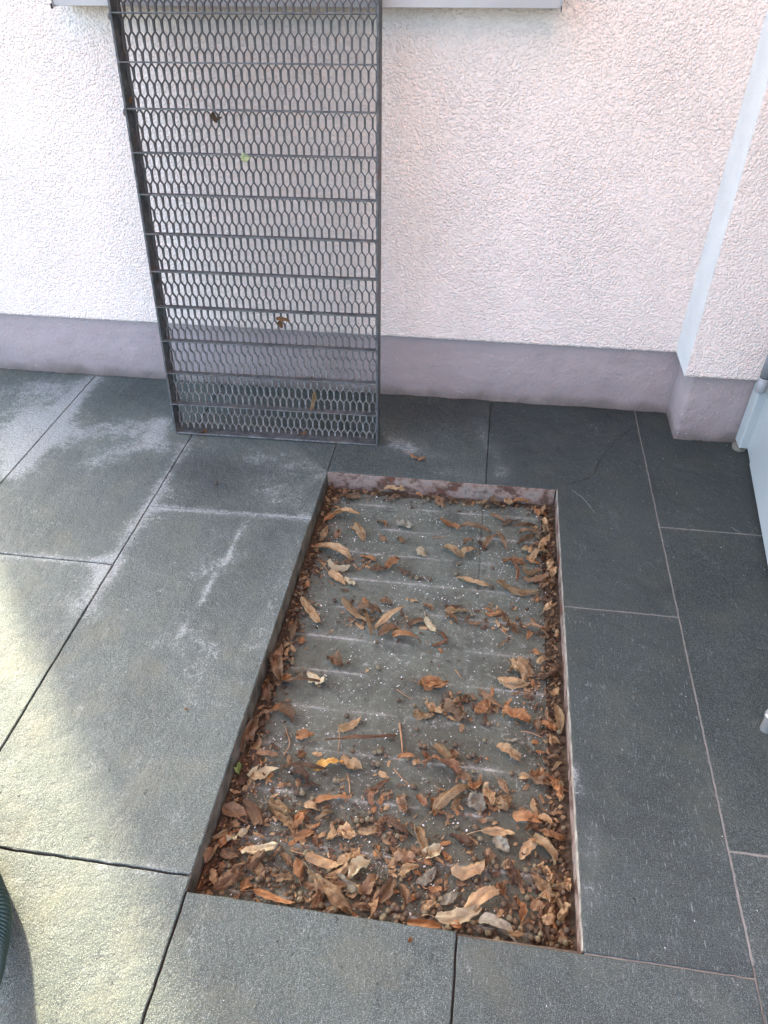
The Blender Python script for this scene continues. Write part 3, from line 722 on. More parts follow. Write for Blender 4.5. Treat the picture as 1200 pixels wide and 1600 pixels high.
# ------------------------------------------------------------------ leaves
def leaf_mesh(L, Wd, curl, twist, cup, seed, shape='bract', torn=0.12, bend=0.0):
    rn = random.Random(seed); nu, nv = 26, 8; fold = rn.choice((0, 0, 0.5, 0.9, -0.5)); mixp = rn.uniform(0.1, 1.0); crin = rn.uniform(0.6, 1.7); v = []; f = []; uv = []
    ph = rn.uniform(0, 9); ka = rn.uniform(-1, 1) * 0.4
    for i in range(nu + 1):
        u = i / nu
        if shape == 'bract':
            pa = math.sin(math.pi * min(1, u * 0.98 + 0.01)) ** 0.7
            pb = min(1, (u / 0.10 + 0.05)) ** 0.6 * min(1, ((1 - u) / 0.16 + 0.12)) ** 0.7 * (1.0 - 0.35 * u)
            prof = pa * (1 - mixp) + pb * mixp
        elif shape == 'leaf': prof = math.sin(math.pi * (u ** 0.8)) ** 0.8
        elif shape == 'strap': prof = 0.65 * min(1, math.sin(math.pi * min(1, u * 0.98 + 0.01)) ** 0.3)
        else: prof = (math.sin(math.pi * min(1, u * 0.98 + 0.01)) ** 0.5) * (0.8 + 0.35 * mnoise.noise(Vector((u * 5, seed, 0))))
        th = curl * (u - 0.5)
        if abs(curl) > 0.05:
            rad_ = L / curl; cx = math.sin(th) * rad_; cz = (1 - math.cos(th)) * rad_
        else: cx = (u - 0.5) * L; cz = 0
        nz, nxv = math.cos(th), -math.sin(th)
        for j in range(nv + 1):
            w_ = j / nv * 2 - 1
            edge = 1 + torn * (mnoise.noise(Vector((u * 7 + ph, w_ * 1.5 + seed, 2.2))) * 2.2 + mnoise.noise(Vector((u * 26 + ph, w_ * 2 + seed, 7.2))) * 1.6 * abs(w_))
            y = w_ * Wd * 0.5 * prof * edge
            z = cup * (w_ * w_) * Wd * 0.5 * prof + fold * abs(w_) * Wd * 0.4 * prof
            z += mnoise.noise(Vector((u * 3.5 + ph, w_ * 1.2, seed * 0.1))) * Wd * 0.36 * crin + mnoise.noise(Vector((u * 11 + ph, w_ * 3, seed * 0.1))) * Wd * 0.15 * crin
            a = twist * (u - 0.5) + ka * 0.3
            yy = y * math.cos(a) - z * math.sin(a); zz = y * math.sin(a) + z * math.cos(a)
            px = cx + nxv * zz; pz = cz + nz * zz
            yb = bend * L * ((u - 0.5) ** 2) * 4
            v.append((px, yy + yb, pz)); uv.append((u, j / nv))
    for i in range(nu):
        for j in range(nv):
            a = i * (nv + 1) + j; f.append((a, a + nv + 1, a + nv + 2, a + 1))
    if seed % 3 == 0 and L > 0.02:
        base = Vector(v[nv // 2]); tip = base + Vector((-L * rn.uniform(0.18, 0.45), L * rn.uniform(-0.15, 0.15), rn.uniform(-0.001, 0.003))); b0 = len(v)
        for q in range(5):
            u = q / 4; c_ = base.lerp(tip, u) + Vector((0, 0.12 * L * math.sin(u * 3.1) * ka, 0))
            for k3 in range(3):
                an = 2.094 * k3; v.append((c_.x, c_.y + 0.00042 * math.cos(an), c_.z + 0.00042 * math.sin(an))); uv.append((0.5, 0.5))
        for q in range(4):
            for k3 in range(3):
                a = b0 + 3 * q; f.append((a + k3, a + (k3 + 1) % 3, a + 3 + (k3 + 1) % 3, a + 3 + k3))
    m_ = bpy.data.meshes.new('leaf'); m_.from_pydata(v, [], f)
    m_.polygons.foreach_set('use_smooth', [True] * len(f))
    ul = m_.uv_layers.new(name='UVMap')
    for lp in m_.loops: ul.data[lp.index].uv = uv[lp.vertex_index]
    m_.update(); return m_
def zmin_of(m_, M):
    return min((M @ v.co).z for v in m_.vertices)

LEAVES = []          # (object, colour, length, centre, direction, zone)
def put_leaf(p0, p1, wd, col, seed, z=-PD, shape='bract', curl=None, twist=None, cup=None, lift=0.0):
    rn = random.Random(seed)
    d = p1 - p0; L = d.length * (1.06 + 0.03); c = (p0 + p1) / 2
    curl = rn.choice((-1, -1, 1)) * rn.uniform(0.4, 2.3) if curl is None else curl
    twist = rn.uniform(-1.6, 1.6) if twist is None else twist
    cup = rn.uniform(-0.5, 0.7) if cup is None else cup
    m_ = leaf_mesh(L, wd, curl, twist, cup, seed, shape, bend=rn.uniform(-0.10, 0.10))
    m_.materials.append(LEAFM[col])
    o = bpy.data.objects.new('dry_leaf', m_); S.collection.objects.link(o)
    rz = math.atan2(d.y, d.x)
    Mr = Matrix.Rotation(rz, 4, 'Z') @ Matrix.Rotation(rn.uniform(-0.25, 0.25), 4, 'Y') @ Matrix.Rotation(rn.uniform(-0.35, 0.35), 4, 'X')
    zm = zmin_of(m_, Mr)
    o.matrix_world = Matrix.Translation((c.x, c.y, z - zm + 0.0004 + lift)) @ Mr
    LEAVES.append([o, col, L, c, rz]); return o

A_ = (440, 720, 2.5); B_ = (370, 1020, 2.182); C_ = (280, 1200, 1.875)
HERO = []
def H(reg, *items):
    ox, oy, s_ = reg
    for (x0, y0, x1, y1, w_, c) in items: HERO.append((ox + x0 / s_, oy + y0 / s_, ox + x1 / s_, oy + y1 / s_, w_ / s_, c))
H(A_, (398,92,482,122,22,'tan'),(235,150,312,148,28,'brown'),(190,215,306,226,22,'tan'),(165,240,240,212,18,'orange'),(278,255,325,312,32,'tan'),
 (598,150,632,185,30,'brown'),(622,240,705,278,20,'orange'),(700,268,822,285,18,'brown'),(810,210,870,245,13,'brown'),(860,252,916,232,16,'brown'),
 (626,345,710,385,24,'tan'),(698,370,770,345,26,'tan'),(122,342,278,392,30,'tan'),(308,372,368,390,20,'orange'),(405,422,462,395,30,'orange'),
 (528,350,562,375,32,'pale'),(182,412,265,425,26,'pale'),(185,440,245,482,28,'tan'),(250,460,290,500,22,'pale'),(685,468,810,495,19,'tan'),
 (838,500,995,530,28,'tan'),(865,395,945,400,24,'orange'),(942,350,1002,370,28,'tan'),(905,270,990,258,16,'brown'),(930,285,1010,292,18,'brown'),
 (920,330,985,305,22,'brown'),(1000,352,1040,300,24,'tan'),(965,395,1030,362,24,'tan'),(950,380,1000,410,20,'orange'),(940,442,1005,440,22,'tan'),
 (945,477,1045,455,24,'brown'),(905,400,930,470,17,'red'),(778,345,835,300,20,'brown'),(765,322,800,350,14,'dark'),(708,330,750,312,18,'brown'),
 (85,555,150,640,30,'tan'),(238,560,355,640,28,'tan'),(360,655,475,590,24,'tan'),(315,575,355,690,22,'tan'),(290,590,400,600,28,'brown'),
 (490,635,572,626,20,'brown'),(562,622,605,675,22,'pale'),(585,722,650,705,15,'red'),(618,672,652,715,15,'red'),(380,672,470,665,32,'brown'),
 (430,690,555,708,20,'orange'),(640,605,720,590,24,'tan'),(790,606,862,600,13,'orange'),(880,640,920,675,26,'brown'),(860,575,895,650,17,'brown'),
 (940,645,1045,700,18,'brown'),(445,250,510,268,30,'grey'),(380,235,412,265,24,'brown'),(537,875,640,882,36,'orange'),(895,785,960,860,42,'tan'),
 (850,882,965,882,22,'tan'),(185,780,240,800,38,'brown'),(105,845,170,872,42,'pale'),(10,835,40,870,30,'tan'),(390,545,430,565,26,'brown'),
 (555,565,590,580,22,'brown'),(640,575,705,570,20,'dark'),(345,430,410,425,24,'brown'),(460,430,500,445,20,'dark'),(460,300,475,325,22,'brown'),
 (385,300,408,320,20,'brown'),(725,635,780,638,14,'brown'),(840,290,880,350,20,'brown'),(500,540,530,548,14,'tan'),(1020,235,1035,275,16,'tan'),
 (985,190,1005,225,24,'orange'),(870,150,900,180,24,'tan'),(900,150,960,165,20,'orange'),(808,160,850,180,20,'brown'),(60,620,40,720,22,'brown'))
H(B_, (105,20,150,112,36,'brown'),(10,345,72,248,36,'brown'),(80,95,105,188,24,'red'),(130,118,300,122,14,'brown'),
 (155,185,195,238,34,'brown'),(120,200,160,170,16,'orange'),(345,270,425,228,24,'tan'),(200,285,262,292,28,'orange'),(318,330,545,290,15,'red'),
 (160,385,300,400,20,'brown'),(265,398,360,370,30,'gold'),(352,380,422,396,36,'tan'),(60,355,150,362,20,'brown'),(30,432,145,402,44,'pale'),
 (190,402,250,450,30,'dark'),(245,508,380,485,22,'orange'),(120,510,190,560,24,'tan'),(230,520,285,537,24,'tan'),(622,110,718,118,36,'orange'),
 (600,215,665,212,30,'tan'),(640,178,702,216,26,'tan'),(715,180,775,235,42,'brown'),(825,125,905,205,21,'brown'),(820,215,860,165,30,'orange'),
 (905,215,1003,242,44,'orange'),(888,108,1000,116,24,'tan'),(935,40,1005,80,48,'tan'),(1030,250,1095,272,26,'orange'),(1085,200,1108,280,24,'tan'),
 (636,378,770,402,34,'red'),(680,315,730,382,24,'tan'),(640,340,660,380,24,'red'),(725,340,760,365,26,'brown'),(890,325,970,375,34,'tan'),
 (905,300,960,295,14,'grey'),(975,325,1015,345,28,'grey'),(995,430,1060,432,36,'orange'),(960,420,1000,432,18,'tan'),(670,545,795,440,34,'tan'),
 (780,458,835,452,27,'orange'),(730,540,770,490,17,'tan'),(455,525,462,460,17,'red'),(462,470,522,432,15,'red'),(550,495,580,545,28,'brown'),
 (790,490,845,540,50,'grey'),(840,450,880,520,36,'tan'),(885,530,940,500,40,'tan'),(895,435,930,482,22,'brown'),(600,380,630,376,20,'tan'),
 (205,345,235,352,22,'orange'),(760,155,800,165,30,'brown'),(610,490,645,535,26,'red'),(155,90,185,105,26,'orange'),(740,405,805,432,24,'brown'))
H(C_, (143,215,200,190,24,'pale'),(185,250,292,240,26,'pale'),(120,264,182,256,24,'brown'),(115,372,195,290,38,'brown'),(440,225,455,165,22,'tan'),
 (340,205,400,190,20,'orange'),(385,190,405,228,18,'red'),(465,182,525,195,34,'tan'),(370,265,480,287,26,'tan'),(465,275,540,255,28,'tan'),
 (405,345,508,428,38,'tan'),(380,310,430,360,26,'pale'),(462,320,520,380,40,'grey'),(500,325,558,275,32,'pale'),(225,363,345,412,20,'orange'),
 (565,187,610,140,17,'brown'),(600,145,680,202,18,'dark'),(625,250,700,280,36,'brown'),(640,312,700,300,28,'tan'),(690,180,730,270,26,'tan'),
 (722,268,768,235,28,'pale'),(580,392,630,335,34,'brown'),(650,350,670,412,26,'brown'),(700,345,755,300,26,'grey'),(800,317,897,290,34,'tan'),
 (832,422,935,355,34,'tan'),(760,457,885,430,34,'pale'),(670,458,765,472,20,'orange'),(885,445,990,503,36,'grey'),(880,185,985,192,20,'tan'),
 (975,150,1070,165,26,'orange'),(995,262,1048,213,26,'tan'),(1042,213,1105,290,24,'tan'),(1060,200,1140,222,17,'orange'),(1055,385,1112,387,26,'tan'),
 (1098,352,1142,350,18,'tan'),(925,205,960,245,32,'grey'),(148,12,182,12,32,'green'),(270,110,340,172,34,'tan'),(200,100,250,182,38,'brown'),
 (130,120,200,162,36,'brown'),(230,280,245,332,22,'tan'),(285,332,342,325,18,'tan'),(300,255,330,292,20,'brown'),(770,400,815,365,24,'grey'),
 (1070,290,1085,335,22,'tan'),(1030,410,1070,400,26,'brown'),(1125,330,1145,370,22,'tan'),(90,300,112,350,26,'tan'),(180,345,215,350,22,'orange'),
 (430,320,450,345,20,'tan'),(955,370,930,340,26,'orange'),(890,250,925,265,26,'brown'),(1050,445,1085,435,26,'red'))
PH = []
for i, (x0, y0, x1, y1, w_, c) in enumerate(HERO):
    zz = -PD + 0.004
    p0 = gnd(x0, y0, zz); p1 = gnd(x1, y1, zz)
    sc = (gnd((x0+x1)/2 + 1, (y0+y1)/2, zz) - gnd((x0+x1)/2, (y0+y1)/2, zz)).length
    wd = w_ * sc * 1.25
    L = (p1 - p0).length
    cm = (p0 + p1) / 2
    for p in (p0, p1):
        p.x = min(max(p.x, 0.004), 0.496); p.y = min(max(p.y, -PL + 0.008), -0.008)
    de = min(cm.x, 0.5 - cm.x, -cm.y, cm.y + PL)
    ratio = wd / max(L, 1e-3)
    shp = 'strap' if ratio < 0.18 else ('bract' if ratio < 0.42 else ('leaf' if i % 3 else 'frag'))
    put_leaf(p0, p1, wd, c, 100 + i, -PD + 0.0006 + 0.008 * math.exp(-max(de, 0) / 0.03), shp, lift=0.0005 * (i % 4))
NHERO = len(LEAVES)
# smaller leaf pieces that fill the bands of litter along the rim
rn = random.Random(55)
def band_point(rn):
    """sample where the photograph's litter lies thickest"""
    k = rn.random()
    if k < 0.30: x = 0.5 - abs(rn.gauss(0.0, 0.022)) - 0.004; y = -rn.uniform(0.02, PL - 0.01)
    elif k < 0.55: x = abs(rn.gauss(0.0, 0.024)) + 0.004; y = -rn.uniform(0.01, PL - 0.01)
    elif k < 0.86: x = rn.uniform(0.01, 0.49); y = -PL + 0.012 + abs(rn.gauss(0, 0.085))
    elif k < 0.93: x = rn.uniform(0.01, 0.49); y = -0.012 - abs(rn.gauss(0, 0.012))
    else: x = rn.uniform(0.03, 0.47); y = -rn.uniform(0.3, 0.9)
    return x, y
n = 0
while n < 300 - NHERO:
    x, y = band_point(rn)
    L = rn.uniform(0.016, 0.034); a = rn.uniform(0, math.pi)
    c = rn.choice(['brown', 'brown', 'tan', 'tan', 'orange', 'dark', 'tan', 'brown'])
    d = Vector((math.cos(a), math.sin(a), 0)) * L / 2; cc = Vector((x, y, 0))
    p0, p1 = cc - d, cc + d
    if not all(0.003 < p.x < 0.497 and -PL + 0.006 < p.y < -0.006 for p in (p0, p1)): continue
    de = min(x, 0.5 - x, -y, y + PL)
    put_leaf(p0, p1, L * rn.uniform(0.28, 0.55), c, 900 + n, -PD + 0.001 + 0.010 * math.exp(-de / 0.025), rn.choice(['bract', 'leaf', 'frag']), lift=rn.uniform(0, 0.003))
    n += 1

# labels for the leaves: colour, shape, place in the pit, made unique inside each place
CN = {'tan': 'tan', 'pale': 'beige', 'orange': 'orange', 'red': 'reddish', 'brown': 'brown', 'dark': 'blackish', 'grey': 'greyish', 'gold': 'golden', 'green': 'green'}
TEN = ['at the far rim'] + [w_ + ' down the pit' for w_ in ('one tenth', 'two tenths', 'three tenths', 'four tenths', 'five tenths', 'six tenths', 'seven tenths', 'eight tenths')] + ['at the near rim']
def place(c):
    fx, fy = c.x / PW, -c.y / PL
    col = 'by the left rim' if fx < 0.10 else 'left of centre' if fx < 0.36 else 'in the middle' if fx < 0.62 else 'right of centre' if fx < 0.90 else 'by the right rim'
    return col, TEN[min(9, max(0, int(fy * 10)))]
def direc(rz):
    a = math.degrees(rz) % 180
    return 'crosswise' if a < 22 or a > 158 else 'slanting rightward' if a < 68 else 'lengthwise' if a < 112 else 'slanting leftward'
ORD = ['leftmost', 'second', 'third', 'fourth', 'fifth', 'sixth', 'seventh', 'eighth', 'ninth', 'tenth']
def uniq(groups, cat, grp):
    for key, obs in groups.items():
        if len(obs) == 1: tag(obs[0], key, cat, grp); continue
        obs.sort(key=lambda o: o.location.x)
        for i, o in enumerate(obs):
            tag(o, ('rightmost' if i == len(obs) - 1 else ORD[min(i, 9)]) + ' ' + key, cat, grp)
groups = {}
for o, c, ln_, cc, rz in LEAVES:
    size = 'long' if ln_ > 0.05 else 'medium' if ln_ > 0.032 else 'small'
    col, row = place(cc)
    groups.setdefault(f'{size} {CN[c]} leaf lying {direc(rz)} {col}, {row}', []).append(o)
uniq(groups, 'leaf', 'dry leaves fallen in the pit')
for L_ in LEAVES:
    if L_[1] == 'green': L_[0]['label'] = 'single fresh green leaf lying against the left rim of the pit'; L_[0].name = 'green_leaf'

# leaves away from the pit floor
def solo(px0, px1, wpx, col, label, seed, z=0.0, shape='bract', name='dry_leaf', cat='leaf', **k):
    p0 = gnd(*px0, z); p1 = gnd(*px1, z); sc = (gnd(px0[0] + 1, px0[1], z) - p0).length
    o = put_leaf(p0, p1, wpx * sc, col, seed, z, shape, **k); o.name = name
    tag(o, label, cat); return o
solo((641, 716), (663, 720), 9, 'red', 'small reddish leaf scrap on the dark paving between grating and pit', 2001, 0.0008, 'frag')
solo((637, 1472), (645, 1468), 8, 'orange', 'tiny orange leaf scrap on the paving in front of the pit', 2002, 0.0008, 'frag')
solo((288, 1110), (294, 1107), 4, 'orange', 'tiny orange crumb of leaf on the large slab left of the pit', 2003, 0.0008, 'frag')
def on_grate(px0, px1, wpx, col, label, seed, dep=0.016, shape='bract', name='dry_leaf', curl=0.8, cup=0.3):
    nrm = GM.to_3x3() @ Vector((0, -1, 0)); q = GM @ Vector((0, dep, 0))
    p0 = onplane(*px0, q, nrm); p1 = onplane(*px1, q, nrm)
    sc = (onplane(px0[0] + 1, px0[1], q, nrm) - p0).length
    X = (p1 - p0); L = X.length; X.normalize(); Z = nrm.normalized(); Y = Z.cross(X).normalized()
    m_ = leaf_mesh(L, wpx * sc, curl, 0.5, cup, seed, shape); m_.materials.append(LEAFM[col])
    o = bpy.data.objects.new(name, m_); S.collection.objects.link(o)
    Mx = Matrix((X, Y, Z)).transposed().to_4x4(); Mx.translation = (p0 + p1) / 2
    o.matrix_world = Mx; tag(o, label, 'leaf'); return o
on_grate((331, 176), (340, 192), 9, 'dark', 'dark shrivelled leaf caught high in the grating near its third bar', 2101)
on_grate((336, 188), (348, 182), 4, 'dark', 'thin dark leaf stalk curled beside the shrivelled leaf high in the grating', 2102, shape='strap', name='leaf_stalk')
on_grate((376, 247), (391, 246), 13, 'olive', 'pale yellowish green leaf scrap stuck to the fourth bar of the grating', 2103, dep=-0.002, shape='leaf', curl=0.3)
on_grate((431, 497), (454, 500), 7, 'orange', 'orange leaf lying along a bar low in the grating', 2104, dep=0.004)
on_grate((436, 500), (441, 513), 9, 'orange', 'orange leaf tip hanging below the bar low in the grating', 2105, dep=0.012, shape='leaf')
on_grate((487, 587), (488, 598), 7, 'red', 'small dark red leaf wedged in the mesh above the second lowest bar', 2106)
on_grate((493, 610), (486, 648), 8, 'tan', 'twisted tan leaf hanging upright in the lowest part of the mesh', 2107)
on_grate((457, 688), (481, 671), 7, 'red', 'dark red leaf scraps resting on the bottom bar of the grating', 2108, dep=0.030)
on_grate((433, 686), (456, 683), 7, 'red', 'flat dark red leaf on the bottom bar left of the red scraps', 2109, dep=0.030)
on_grate((199, 168), (206, 150), 5, 'red', 'narrow red leaf scrap stuck on the left side bar of the grating', 2110, dep=0.020)

# ------------------------------------------------------------------ nutlets
def nut_mesh(seed, m):
    bm = bmesh.new(); bmesh.ops.create_icosphere(bm, subdivisions=3, radius=0.0040)
    for v in bm.verts:
        d = v.co.normalized(); an = math.atan2(d.y, d.x)
        r_ = 1 + 0.05 * math.cos(5 * an) * (1 - abs(d.z)) + 0.06 * mnoise.noise(d * 2.5 + Vector((seed, 0, 0))) + 0.10 * max(0, d.z - 0.85) / 0.15
        v.co = d * 0.0040 * r_
    m_ = bpy.data.meshes.new('nutlet'); bm.to_mesh(m_); bm.free()
    for p_ in m_.polygons: p_.use_smooth = True
    m_.materials.append(NUTM[m]); return m_
NUTS = [bpy.data.objects.new('linden_nutlet', nut_mesh(i, i % 3)) for i in range(6)]
used = [False] * 6
def put_nut(x, y, z, lab, grp, i, s=1.0, cat='seed'):
    k = i % 6
    if not used[k]: o = NUTS[k]; used[k] = True
    else: o = NUTS[k].copy()
    S.collection.objects.link(o)
    o.location = (x, y, z + 0.0038 * s); o.scale = (s, s * 0.95, s * 0.97)
    o.rotation_euler = (rn.uniform(-2, 2), rn.uniform(-2, 2), rn.uniform(0, 6)); tag(o, lab, cat, grp); return o
SEEDG = {}
def seed(x, y, z, i, sc_):
    col, row = place(Vector((x, y, 0)))
    o = put_nut(x, y, z, '', None, i, sc_)
    key = f"{'plump' if sc_ > 1.0 else 'small'} {['olive', 'brown', 'dark'][(i % 6) % 3]} round seed {col}, {row}"
    SEEDG.setdefault(key, []).append(o)
NPX = [(440+x/2.5, 720+y/2.5) for x, y in ((682,440),(824,418),(820,495),(745,602),(578,462),(545,458),(528,458),(505,455),(206,545),(135,566),(920,617),(902,572),(715,585),(75,470),(65,500),(55,530),(45,560),(70,540),(80,520),(60,585),(85,600),(88,420),(96,440),(70,450),(378,808),(70,840),(90,830),(1000,300),(690,402))]
NPX += [(370+x/2.182, 1020+y/2.182) for x, y in ((523,290),(487,338),(508,352),(550,160),(605,180),(613,260),(578,340),(582,362),(626,318),(375,215),(193,205),(600,455),(465,382),(480,380),(640,320),(745,315),(770,378),(790,355),(808,350),(846,298),(937,412),(237,80),(222,75),(668,210),(840,240),(470,340),(395,335),(180,28),(190,35),(858,245),(205,478),(345,437),(170,22),(1015,80),(213,548),(455,545),(715,150))]
NPX += [(280+x/1.875, 1200+y/1.875) for x, y in ((458,38),(535,155),(570,228),(602,200),(588,262),(610,240),(552,152),(467,155),(638,175),(640,200),(670,310),(838,200),(882,208),(868,175),(910,300),(918,275),(930,290),(950,400),(968,442),(985,450),(962,462),(1000,470),(978,470),(940,455),(1042,288),(1058,303),(1010,250),(1015,300),
 (325,365),(330,385),(355,388),(395,408),(398,390),(415,405),(388,372),(320,395),(355,370),(560,365),(570,345),(585,355),(630,405),(640,415),(635,440),(645,440),(665,430),(612,420),(655,445),(700,375),(720,425),(745,425),(765,415),(740,405),(715,400),(845,465),(860,455),(850,480),(880,480),(905,485),(1030,470),(1045,480),(1060,490),(1080,470),(1095,480),(1110,455),(1118,510),(1135,480),(1150,500),(1090,500),(1070,510),(1130,515),(1145,520),(1030,500),
 (255,300),(262,330),(240,325),(280,300),(365,285),(345,250),(372,248),(388,330),(420,380),(440,300),(490,240),(505,225),(520,155),(525,170),(440,430),(460,415),(550,410),(575,435),(600,440),(325,50),(280,215),(360,75),(425,120),(310,190),(862,10),(975,15),(690,55),(660,80),(865,265),(910,180),(1125,180),(1100,170),(700,470),(790,470),(225,350),(130,340),(540,380),(560,100),(1040,350),(1020,380))]
for i, (u, v_) in enumerate(NPX):
    p = gnd(u, v_, -PD + 0.004)
    if not (0.005 < p.x < 0.495 and -PL + 0.007 < p.y < -0.006): continue
    de = min(p.x, 0.5 - p.x, -p.y, p.y + PL)
    seed(p.x, p.y, -PD + 0.007 * math.exp(-de / 0.02), i, rn.uniform(0.85, 1.2))
for i in range(110):
    if i % 2: x, y = rn.uniform(0.02, 0.49), -PL + 0.010 + abs(rn.gauss(0, 0.06))
    else: x, y = band_point(rn)
    x = min(max(x, 0.006), 0.494); y = min(max(y, -PL + 0.008), -0.008); 
    de = min(x, 0.5 - x, -y, y + PL)
    seed(x, y, -PD + 0.009 * math.exp(-de / 0.02), i + 3, rn.uniform(0.62, 1.12))
uniq(SEEDG, 'seed', 'round seeds scattered in the pit')
p = gnd(338, 757); put_nut(p.x, p.y, 0.0005, 'single dark round seed on the slab in front of the grating', None, 2, 0.9)
q = onplane(320, 676, GM @ Vector((0, 0.012, 0)), GM.to_3x3() @ Vector((0, -1, 0)))
o = on_grate((316, 683), (323, 668), 11, 'orange', 'cupped orange brown leaf resting on the bottom bar near the left corner', 2111, dep=0.012, shape='leaf', curl=1.6, cup=1.0)

# ------------------------------------------------------------------ twigs
def twig(px, lab, r_=0.0009, z=-PD + 0.003):
    pts_ = [gnd(*p, z + 0.002 * (i % 2)) for i, p in enumerate(px)]; pts_ = catmull(pts_, 6)
    g = MB(); g.tube(pts_, [r_ * (1.1 - 0.5 * i / len(pts_)) for i in range(len(pts_))], 7)
    o = g.build('twig', TWIG, smooth=True); tag(o, lab, 'twig', 'thin twigs in the pit'); return o
def bp(x, y): return (370 + x / 2.182, 1020 + y / 2.182)
def cp(x, y): return (280 + x / 1.875, 1200 + y / 1.875)
twig([bp(555, 240), bp(562, 300), bp(565, 345)], 'dark upright twig in the middle of the pit', 0.0016)
twig([bp(545, 125), bp(575, 145), bp(600, 160)], 'short pale stalk lying above the middle twig')
twig([bp(535, 395), bp(560, 425), bp(588, 450)], 'pale thin stalk below the middle twig')
twig([bp(345, 335), bp(350, 290), bp(345, 250)], 'fine stalk standing at the left end of the long red bract')
twig([bp(160, 350), bp(180, 310), bp(170, 270), bp(165, 250)], 'curved fine stalk near the left rim')
twig([bp(385, 480), bp(383, 440), bp(375, 410)], 'fine stalk left of centre below the golden leaf')
twig([cp(50, 365), cp(65, 330), cp(85, 285)], 'grey stiff twig in the near left corner', 0.0013)
twig([bp(748, 60), bp(765, 88)], 'tiny straw right of centre above the brown leaf cluster')
twig([bp(970, 268), bp(1000, 272), bp(1045, 290)], 'pale straight stalk by the right rim')
twig([cp(700, 330), cp(720, 352), cp(740, 348)], 'small bent twig near the near rim centre')
twig([(440+855/2.5, 720+655/2.5), (440+880/2.5, 720+680/2.5), (440+905/2.5, 720+695/2.5)], 'thin dark stalk right of centre in the far half')
twig([cp(1060, 480), cp(1100, 500), cp(1160, 470)], 'thin twig in the near right corner')
twig([(440+590/2.5, 720+300/2.5), (440+640/2.5, 720+296/2.5)], 'short dark straw in the far half of the pit')

# ------------------------------------------------------------------ loose stuff
def stuff(name, n, gen, mats, label):
    v = []; f = []; mi = []
    for i in range(n):
        gen(v, f, mi)
    m_ = bpy.data.meshes.new(name); m_.from_pydata(v, [], f); m_.polygons.foreach_set('material_index', mi); m_.update()
    o = link(name, m_, mats); kind(o, 'stuff'); o['label'] = label; o['category'] = 'litter'; return o
rs = random.Random(99)
def crumb(v, f, mi, c, s, flat, m):
    b = len(v); a0 = rs.uniform(0, 6); k = rs.choice((4, 5, 6)); tilt = Vector((rs.uniform(-.7, .7), rs.uniform(-.7, .7), 1)).normalized()
    X = tilt.orthogonal().normalized(); Y = tilt.cross(X); el = rs.uniform(0.18, 0.85)
    for i in range(k):
        an = a0 + 2 * math.pi * i / k; r_ = s * rs.uniform(0.6, 1.1)
        v.append(tuple(c + X * math.cos(an) * r_ + Y * math.sin(an) * r_ * el))
    v.append(tuple(c + tilt * s * flat)); v.append(tuple(c - tilt * s * flat))
    for i in range(k):
        f.append((b + i, b + (i + 1) % k, b + k)); mi.append(m); f.append((b + (i + 1) % k, b + i, b + k + 1)); mi.append(m)
litM = [LEAFM['brown'], LEAFM['dark'], LEAFM['brown'], LEAFM['tan'], LEAFM['red'], SOIL]
def gen_litter(v, f, mi):
    x, y = band_point(rs)
    k = rs.random()
    if k < 0.5:
        x = (0.5 - abs(rs.gauss(0, 0.012)) - 0.003) if k < 0.27 else abs(rs.gauss(0, 0.013)) + 0.003
        y = -rs.uniform(0.006, PL - 0.006)
    x = min(max(x, 0.003), 0.497); y = min(max(y, -PL + 0.006), -0.007)
    de = min(x, 0.5 - x, -y, y + PL); h = 0.013 * math.exp(-de / 0.016)
    crumb(v, f, mi, Vector((x, y, -PD + rs.uniform(0, 1) * h + 0.001)), rs.uniform(0.0012, 0.0058) * (1.0 if rs.random() < 0.8 else 1.5), 0.12, rs.choice((0, 0, 1, 1, 1, 1, 3, 3, 1, 5, 5, 5)))
CLU = [(555,965),(640,975),(840,860),(860,900),(700,1100),(760,1105),(620,1290),(430,1270),(700,1255),(830,1080),(850,1050),(560,880),(520,1340),(760,1250),(430,1200),(640,1340),(780,960),(500,1300),(390,1330),(860,1400),(520,770),(500,890),(840,1280),(460,1330),(800,980),(590,1250),(660,1390)]
CLU = [gnd(*c, -PD) for c in CLU]
